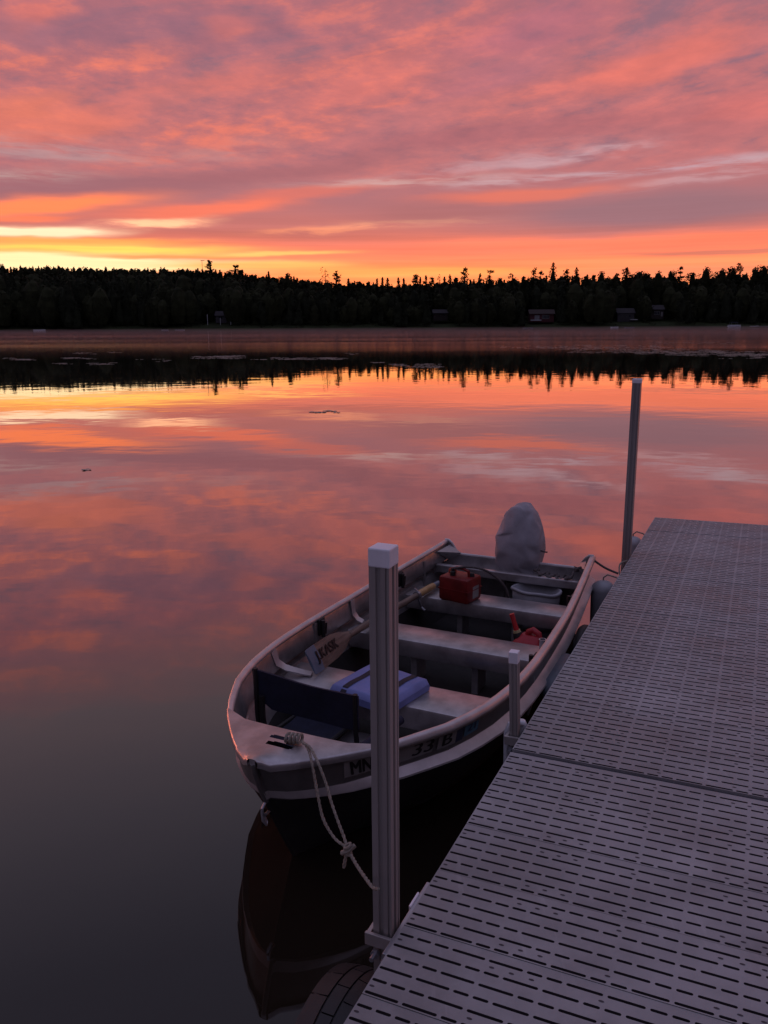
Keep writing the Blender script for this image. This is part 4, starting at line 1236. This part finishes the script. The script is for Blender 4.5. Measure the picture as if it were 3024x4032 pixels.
# ---------------------------------------------------------------- things in the boat
# red metal tank on the rear bench
tank = thing('fuel_tank', 'faded red metal fuel tank with a carrying handle on the rear bench', 'fuel tank', BOAT, (2.98, -.21, .36))
RTk = Matrix.Translation((2.99, -.205, .3615)) @ Matrix.Rotation(R(11), 4, 'Z')
g = G(); g.box((-.105, -.125, 0), (.105, .125, .185), RTk, .022); part(g, 'body', M['red_metal'], tank)
g = G(); g.box((-.107, -.127, .088), (.107, .127, .098), RTk, .003); part(g, 'seam', M['red_metal'], tank)
g = G(); g.tube([RTk @ Vector(p) for p in ((-.0, -.075, .18), (0, -.07, .222), (0, -.03, .236), (0, .03, .236), (0, .07, .222), (0, .075, .18))], .011, 8); part(g, 'handle', M['red_metal'], tank)
g = G(); g.lathe([(.030, .18), (.030, .205), (.026, .212), (.004, .214)], tuple(RTk @ Vector((.03, -.085, 0)) - Vector((0, 0, 0))), 14); part(g, 'filler_cap', M['red_metal'], tank)
g = G(); c = RTk @ Vector((-.04, -.04, 0)); g.lathe([(.022, .18), (.022, .215), (.014, .22), (.012, .24)], tuple(c), 12)
c2 = RTk @ Vector((.02, .085, 0)); g.lathe([(.024, .18), (.02, .208), (.006, .212)], tuple(c2), 12); part(g, 'gauge', M['black'], tank)
g = G(); g.box((.055, .1255, .03), (-.03, .1265, .12), RTk); part(g, 'label_plate', M['decal'], tank, smooth=False)
hp = [RTk @ Vector((-.04, -.04, .235))] + [Vector(p) for p in ((2.99, -.16, .612), (3.05, -.05, .590), (3.12, .03, .52), (3.19, .085, .42), (3.235, .10, .30), (3.30, .09, .18), (3.5, .05, .12))]
g = G(); sm = []
for i in range(len(hp) - 1):
    for q in range(4):
        p0, p1, p2, p3 = hp[max(i - 1, 0)], hp[i], hp[i + 1], hp[min(i + 2, len(hp) - 1)]; u = q / 4
        sm.append(.5 * ((2 * p1) + (p2 - p0) * u + (2 * p0 - 5 * p1 + 4 * p2 - p3) * u * u + (3 * p1 - p0 - 3 * p2 + p3) * u ** 3))
g.tube(sm, .009, 8); part(g, 'fuel_hose', M['dark_rope'], tank)

# red jerry can on the floor behind the middle bench
can = thing('jerry_can', 'red plastic jerry can with a raised spout behind the middle bench', 'jerry can', BOAT, (2.53, .44, .06))
RC = Matrix.Translation((2.53, .455, .06)) @ Matrix.Rotation(R(8), 4, 'Z') @ Matrix.Diagonal((.9, .82, .97, 1))
g = G(); rows = []
for z, a, b, ox in ((0, .085, .125, 0), (.02, .098, .138, 0), (.20, .098, .138, 0), (.235, .092, .130, .0), (.262, .07, .105, .0), (.285, .05, .085, .01), (.30, .035, .075, .015)):
    ring = []
    for k in range(20):
        t_ = 2 * math.pi * k / 20; sq = (abs(math.cos(t_)) ** 5 + abs(math.sin(t_)) ** 5) ** (-.2)
        ring.append(RC @ Vector((a * math.cos(t_) * sq, ox + b * math.sin(t_) * sq, z)))
    rows.append(ring)
g.rings(rows, True); part(g, 'body', M['red'], can)
g = G(); g.tube([RC @ Vector(p) for p in ((0, .095, .245), (0, .075, .315), (0, .03, .335), (0, -.01, .315), (0, -.02, .28))], [.022, .022, .022, .022, .02], 10); part(g, 'handle', M['red'], can)
p0 = RC @ Vector((-.01, -.085, .255)); p1 = RC @ Vector((-.015, -.155, .425)); dirv = (p1 - p0).normalized()
g = G(); g.tube([p0 - dirv * .03, p0 + dirv * .02, p0 + dirv * .045], [.036, .036, .03], 14); part(g, 'spout_nut', M['black'], can)
g = G(); g.tube([p0 + dirv * .045, p0 + dirv * .062], [.026, .024], 14); part(g, 'spout_ring', M['yellow'], can)
g = G(); g.tube([p0 + dirv * .06, p0 + dirv * .12, p1], [.018, .015, .017], 12); part(g, 'spout', M['red_spout'], can)
g = G(); c0 = (2.30, .60, .36)
g.lathe([(.020, .0), (.021, .055), (.024, .058), (.024, .062), (.018, .062), (.017, .02), (.002, .02)], c0, 16)
single(g, 'tin_cup', M['steel'], 'small grey metal tube standing at the right end of the middle bench', 'cup', BOAT, c0)

# white bucket behind the rear bench
bucket = thing('bucket', 'white plastic bucket with a warped rim behind the rear bench', 'bucket', BOAT, (3.40, .28, .06))
def bring(r, z, wob): return [(3.42 + r * .72 * math.cos(a), .255 + r * 1.06 * math.sin(a), z + wob * (.7 * math.sin(2 * a + .6) + .5 * math.sin(5 * a))) for a in [2 * math.pi * k / 40 for k in range(40)]]
g = G(); g.rings([bring(.13, .062, 0), bring(.15, .10, 0), bring(.172, .30, .003), bring(.175, .37, .008), bring(.170, .372, .008), bring(.150, .20, 0), bring(.13, .10, 0), bring(.01, .09, 0)], True); part(g, 'tub', M['dull_white'], bucket, smooth='all')
g = G(); g.rings([bring(.176, .355, .008), bring(.186, .356, .008), bring(.187, .368, .008), bring(.183, .378, .008), bring(.171, .378, .008), bring(.169, .370, .008)], False); part(g, 'rim', M['dull_white'], bucket, smooth='all')

# blue cushion on the front bench
cush = thing('seat_cushion', 'square faded blue seat cushion with two dark straps on the front bench', 'cushion', BOAT, (1.29, -.04, .36))
RCu = Matrix.Translation((1.29, -.045, .3615)) @ Matrix.Rotation(R(11), 4, 'Z')
g = G(); n = 26; top = []; botm = []
def cz_(x, y): return .058 * (1 - abs(x) ** 26) ** .35 * (1 - abs(y) ** 26) ** .35 + .006 * (1 - x * x) * (1 - y * y) + .0025 * math.sin(7 * x + 2) * math.cos(5 * y)
for i in range(n + 1):
    r1 = []
    for j in range(n + 1):
        x, y = -1 + 2 * i / n, -1 + 2 * j / n; pin = 1 - .035 * (1 - abs(x)) * 0
        r1.append(RCu @ Vector((x * .195 * (1 - .03 * y * y * (1 - abs(x) < .05)), y * .205, .012 + cz_(x * .995, y * .995))))
    top.append(r1)
g.grid(top)
g.add([RCu @ Vector((a, b, 0.012)) for a, b in ((-.19, -.2), (.19, -.2), (.19, .2), (-.19, .2))], [(0, 3, 2, 1)])
side = [top[i][0] for i in range(n + 1)] + [top[n][j] for j in range(1, n + 1)] + [top[i][n] for i in range(n - 1, -1, -1)] + [top[0][j] for j in range(n - 1, 0, -1)]
g.rings([side, [Vector((p.x * .995 + 1.29 * .005, p.y * .995 - .045 * .005, .363)) for p in side]], False)
part(g, 'pad', M['blue'], cush, smooth='all')
for y0 in (-.105, .115):
    g = G(); P = [RCu @ Vector((-.205, y0, .004)), RCu @ Vector((-.203, y0, .03))]
    for q in np.linspace(-1, 1, 15): P.append(RCu @ Vector((q * .197, y0, .016 + cz_(q * .99, y0 / .205))))
    P += [RCu @ Vector((.203, y0, .03)), RCu @ Vector((.205, y0, .004))]
    yv = RCu.to_3x3() @ Vector((0, 1, 0)); rows = [[p - yv * .018, p + yv * .018] for p in P]; g.grid(rows); part(g, 'strap', M['strap'], cush, smooth=False)
g = G(); g.lathe([(.001, .02), (.05, .03), (.07, .06), (.06, .10), (.03, .12), (.002, .125)], (1.72, .17, .06), 16, sx=1.5, sy=1.1)
single(g, 'float_bag', M['blue'], 'small blue bundle on the floor behind the front bench', 'bag', BOAT, (1.72, .17, .06))
g = G()
for k in range(3): g.tube([(1.82 + .01 * k, .37 + .02 * k, .05), (1.80, .40 + .02 * k, .14), (1.80 - .02 * k, .415 + .035 * k, .20 + .01 * k)], [.004, .003, .006], 5)
single(g, 'weed_sprig', M['yellow'], 'sprig of pale weed sticking up behind the front bench', 'weed', BOAT, (1.82, .38, .05))

# folding seat at the bow
chair = thing('folding_seat', 'navy canvas folding boat seat facing aft behind the bow plate', 'folding seat', BOAT, (.80, -.19, .07))
def back_pt(u, v):     # u across, v 0 top .. 1 bottom
    n = -.500 + .605 * u; sag = .020 * math.sin(math.pi * u)
    zt, zb = .640 - .035 * u - sag, .440 - .018 * u - .018 * math.sin(math.pi * u) + .02 * (u < .12)
    return (.735 + .02 * math.sin(math.pi * u) + .010 * v + .004 * math.sin(9 * u + 3 * v), n, zt + (zb - zt) * v)
g = G(); A = [[back_pt(u, v) for v in np.linspace(0, 1, 7)] for u in np.linspace(0, 1, 19)]
Bk = [[(p[0] + .012, p[1], p[2]) for p in r] for r in A]; g.grid(A); g.grid(Bk)
ring = lambda Q: [Q[i][0] for i in range(19)] + [Q[18][j] for j in range(1, 7)] + [Q[i][6] for i in range(17, -1, -1)] + [Q[0][j] for j in range(5, 0, -1)]
g.rings([ring(A), ring(Bk)], False)
part(g, 'backrest', M['navy'], chair, smooth='all')
for n, zt, zb in ((-.485, .645, .17), (-.452, .50, .24), (.088, .612, .20)):
    g = G(); g.tube([(.742, n, zt), (.745, n, (zt + zb) / 2), (.76, n + .008, zb)], .013 if n != -.452 else .016, 8); part(g, 'leg', M['black'], chair)
g = G(); A = [[(.80 + .40 * v, -.46 + .30 * u, .245 - .03 * math.sin(math.pi * u) - .02 * math.sin(math.pi * v)) for v in np.linspace(0, 1, 6)] for u in np.linspace(0, 1, 10)]
Bk = [[(p[0], p[1], p[2] - .012) for p in r] for r in A]; g.grid(A); g.grid(Bk); part(g, 'seat', M['navy'], chair, smooth='all')
for n in (-.475, -.145):
    g = G(); g.tube([(.78, n, .24), (1.19, n, .22)], .011, 8); part(g, 'seat_rail', M['black'], chair)
g = G(); g.tube([(.60, .17, .40), (.98, .22, .40)], .024, 10); part(g, 'armrest', M['navy'], chair)
g = G(); g.tube([(.545, .163, .40), (.60, .17, .40)], .016, 10); part(g, 'armrest_end', M['grip'], chair)
g = G(); g.tube([(.76, .10, .35), (.80, .20, .30), (.86, .30, .31), (.93, .36, .36)], .006, 6); part(g, 'cord', M['black'], chair)

# oar along the port side
oar = thing('oar', 'wooden oar with a stencilled blade and pale blue tip leaning along the left side', 'oar', BOAT, (2.2, -.5, .38))
def lerp(a, b, t): return a + (b - a) * t
T0 = Vector((1.335, -.515, .437)); T1 = Vector((1.905, -.548, .412)); T2 = Vector((3.10, -.455, .40))
ax_ = (T1 - T0).normalized(); up_ = Vector((-.18, -.45, .87)); up_ = (up_ - ax_ * up_.dot(ax_)).normalized(); nrm = ax_.cross(up_)
if nrm.dot(Vector((-1, .5, .6))) < 0: nrm = -nrm
BL = (T1 - T0).length
def blade_hw(t): return float(np.interp(t, [0, .03, .15, .55, .75, .88, 1.0], [.070, .078, .079, .074, .058, .034, .021]))
def blade_rows(t0, t1, off, nn=14):
    top_, bot_ = [], []
    for t_ in np.linspace(t0, t1, nn):
        w = blade_hw(t_); c = T0 + ax_ * BL * t_; th = .005 + .014 * max(0, t_ - .5) ** 2 * 4
        top_.append([c + up_ * w * q + nrm * (th * (1 - .7 * q * q) + .004 * (1 - abs(q)) + off) for q in np.linspace(-1, 1, 9)])
        bot_.append([c + up_ * w * q - nrm * (th * (1 - .7 * q * q) + off) for q in np.linspace(-1, 1, 9)])
    return top_, bot_
def blade_part(t0, t1, off, name, m):
    g = G(); a, b = blade_rows(t0, t1, off); g.grid(a); g.grid(b)
    loop = lambda Q: [r[0] for r in Q] + [Q[-1][j] for j in range(1, 9)] + [r[8] for r in Q[-2::-1]] + [Q[0][j] for j in range(7, 0, -1)]
    g.rings([loop(a), loop(b)], False); return part(g, name, m, oar, smooth=True)
blade = blade_part(.20, 1.0, 0, 'blade', M['wood'])
blade_part(0.0, .20, .0006, 'blade_tip', M['paleblue'])
vs, fs = font_mesh('J.KASK', 1.0, 0, .0)
x0, x1 = min(v.x for v in vs), max(v.x for v in vs); y1 = max(v.y for v in vs); y0 = min(v.y for v in vs)
g = G(); P = []
for v in vs:
    t_ = .12 + (v.x - x0) / (x1 - x0) * .50; q = (-.52 + (v.y - y0) / (y1 - y0) * 1.1)
    w = .076; c = T0 + ax_ * BL * t_; P.append(c + up_ * w * q * .95 + nrm * (.0125))
for q, sh in enumerate((-.005, -.0025, 0, .0025, .005)): g.add([p + ax_ * sh + nrm * .0002 * q for p in P], fs); part(g, 'stencil_lettering', M['ink'], oar, blade, smooth=False)
g = G(); g.tube([T1 - ax_ * .03, lerp(T1, T2, .25), lerp(T1, T2, .55), lerp(T1, T2, .78)], [.022, .023, .023, .022], 12); part(g, 'shaft', M['wood'], oar)
g = G(); g.tube([lerp(T1, T2, .775), lerp(T1, T2, .80), lerp(T1, T2, .9), lerp(T1, T2, .985)], [.024, .027, .027, .025], 12); part(g, 'grip', M['grip'], oar)
g = G(); g.tube([lerp(T1, T2, .985), T2 + (T2 - T1) * .06], [.02, .019], 12); part(g, 'grip_end', M['fender'], oar)
c = lerp(T1, T2, .765); da = (T2 - T1).normalized()
g = G(); g.tube([c - da * .014, c + da * .014], .031, 12); g.tube([c + Vector((0, .01, -.03)), c + Vector((.02, .02, -.08)), c + Vector((.035, .02, -.10)), c + Vector((.03, .05, -.12))], .007, 6)
g.tube([c + Vector((0, .012, .026)), c + Vector((-.01, -.02, .055))], .006, 6); part(g, 'oarlock_collar', M['steel'], oar)

# dark rope coil and chain at the stern corner
g = G(); pts = []
for k in range(70):
    u = k / 69; pts.append((3.55 + .10 * math.sin(u * 31) * .6, .20 + .36 * u + .012 * math.sin(u * 57), .475 + .004 * math.sin(k * 1.7) - .03 * math.sin(math.pi * u) + (.10 * max(0, u - .75) * 4 * .8)))
g.tube(pts, .011, 6)
single(g, 'coiled_rope', M['dark_rope'], 'dark tangled rope hanging over the right stern corner', 'rope', BOAT, (3.55, .4, .45))


# ---------------------------------------------------------------- mooring lines
def cr(P, per=6):
    P = [Vector(p) for p in P]; out = []
    for i in range(len(P) - 1):
        a, b, c, d = P[max(i - 1, 0)], P[i], P[i + 1], P[min(i + 2, len(P) - 1)]
        for q in range(per):
            u = q / per; out.append(.5 * ((2 * b) + (c - a) * u + (2 * a - 5 * b + 4 * c - d) * u * u + (3 * b - a - 3 * c + d) * u ** 3))
    return out + [P[-1]]


def braid(g, pts, r):
    """two strands laid round each other"""
    pts = cr(pts, 14); L = 0
    for ph in (0, math.pi):
        out = []; L = 0
        for i, p in enumerate(pts):
            t_ = (pts[min(i + 1, len(pts) - 1)] - pts[max(i - 1, 0)]).normalized(); a = t_.cross(Vector((0, 0, 1)) if abs(t_.z) < .9 else Vector((1, 0, 0))).normalized(); b = t_.cross(a)
            if i: L += (p - pts[i - 1]).length
            out.append(p + (a * math.cos(L * 190 + ph) + b * math.sin(L * 190 + ph)) * r * .35)
        g.tube(out, r * .72, 6)


def pix(px, py, dist):     # a point that far along the sight line from where the photographer stood
    v = (right * ((px - 1512) / F_PX) + down * ((py - 2016) / F_PX) + fwd); return Vector((0, 0, CAM_H)) + v * (dist)


line = thing('mooring_rope', 'off white doubled bow rope knotted between the bow plate and the near post', 'rope', WORLD, tuple(B(.2, .1, .6)))
k0 = B(.20, .105, .638)
#@@ROPE@@
g = G()
A_ = [B(.225, .045, .60), B(.215, .075, .645), B(.195, .105, .655), B(.165, .135, .632), B(.125, .168, .600), B(.075, .170, .50), B(.035, .150, .36), B(.045, .135, .24), B(.062, .140, .14), B(.075, .170, .035), B(.055, .225, .000 + .03), B(.02, .285, .035)]
ROPE_A = [(1190, 2917, 2.90), (1214, 2950, 2.86), (1228, 3005, 2.81), (1240, 3070, 2.80), (1253, 3140, 2.79), (1268, 3210, 2.78), (1290, 3260, 2.76), (1325, 3308, 2.73), (1367, 3336, 2.70)]
ROPE_B = [(1192, 2925, 2.885), (1222, 2945, 2.85), (1255, 3010, 2.80), (1285, 3090, 2.79), (1305, 3160, 2.77), (1333, 3240, 2.74), (1352, 3290, 2.72), (1367, 3336, 2.70)]
ROPE_C = [(1367, 3336, 2.70), (1388, 3378, 2.66), (1410, 3415, 2.62), (1440, 3458, 2.57), (1468, 3494, 2.53), (1490, 3500, 2.50)]
braid(g, [pix(*p) for p in ROPE_A], .0052); part(g, 'strand', M['rope'], line)
g = G(); braid(g, [pix(*p) for p in ROPE_B], .0052); part(g, 'strand', M['rope'], line)
g = G(); braid(g, [pix(*p) for p in ROPE_C], .0058); part(g, 'strand', M['rope'], line)
g = G(); k = pix(1370, 3338, 2.69); rx, ry = Vector((1, 0, 0)), Vector((0, -.3, 1)).normalized()
for tt_ in (-.009, .004, .015): g.tube([k + Vector((.010 * math.cos(a), -.012 + .010 * math.sin(a) * .8, tt_ + .006 * math.sin(a + tt_ * 90))) for a in [2 * math.pi * q / 14 for q in range(15)]], .0052, 6, cap=False)
g.tube([k + Vector((-.02, -.01, -.012)), k + Vector((.0, -.02, .0)), k + Vector((.024, -.01, .016))], .008, 6)
part(g, 'knot', M['rope'], line)
g = G(); braid(g, [k, k + Vector((-.008, -.01, -.03)), k + Vector((-.014, -.01, -.065))], .0060); part(g, 'rope_end', M['rope'], line)
g = G()
for q in range(4):
    c = B(.197 + .004 * q, .050 + .017 * q, .640); g.tube([c + Vector((.022 * math.cos(a) * .42, .022 * math.cos(a) * .9, .018 * math.sin(a))) for a in [2 * math.pi * w / 12 for w in range(13)]], .0070, 6, cap=False)
part(g, 'hitch', M['rope'], line)

stern = thing('stern_rope', 'thin dark rope stretched from the stern corner to the dock fender', 'rope', WORLD, tuple(B(3.72, .60, .55)))
g = G(); a = B(3.70, .615, .575); b = D(4.50, -.012, .004)
g.tube(cr([a, a.lerp(b, .5) - Vector((0, 0, .012)), b]), .009, 7); part(g, 'line', M['dark_rope'], stern)
g = G(); g.tube(cr([D(4.95, -.012, -.01), D(4.90, -.06, -.03), D(4.84, -.05, -.10), D(4.88, -.01, -.14)]), .007, 6)
g.tube(cr([D(.50, -.010, -.01), D(.46, -.035, .0), D(.42, -.05, .012)]), .007, 6) if False else None
single(g, 'rope_loop', M['rope'], 'short pale rope loop at the foot of the tall bare post', 'rope', WORLD, tuple(D(4.9, -.05, -.1)))
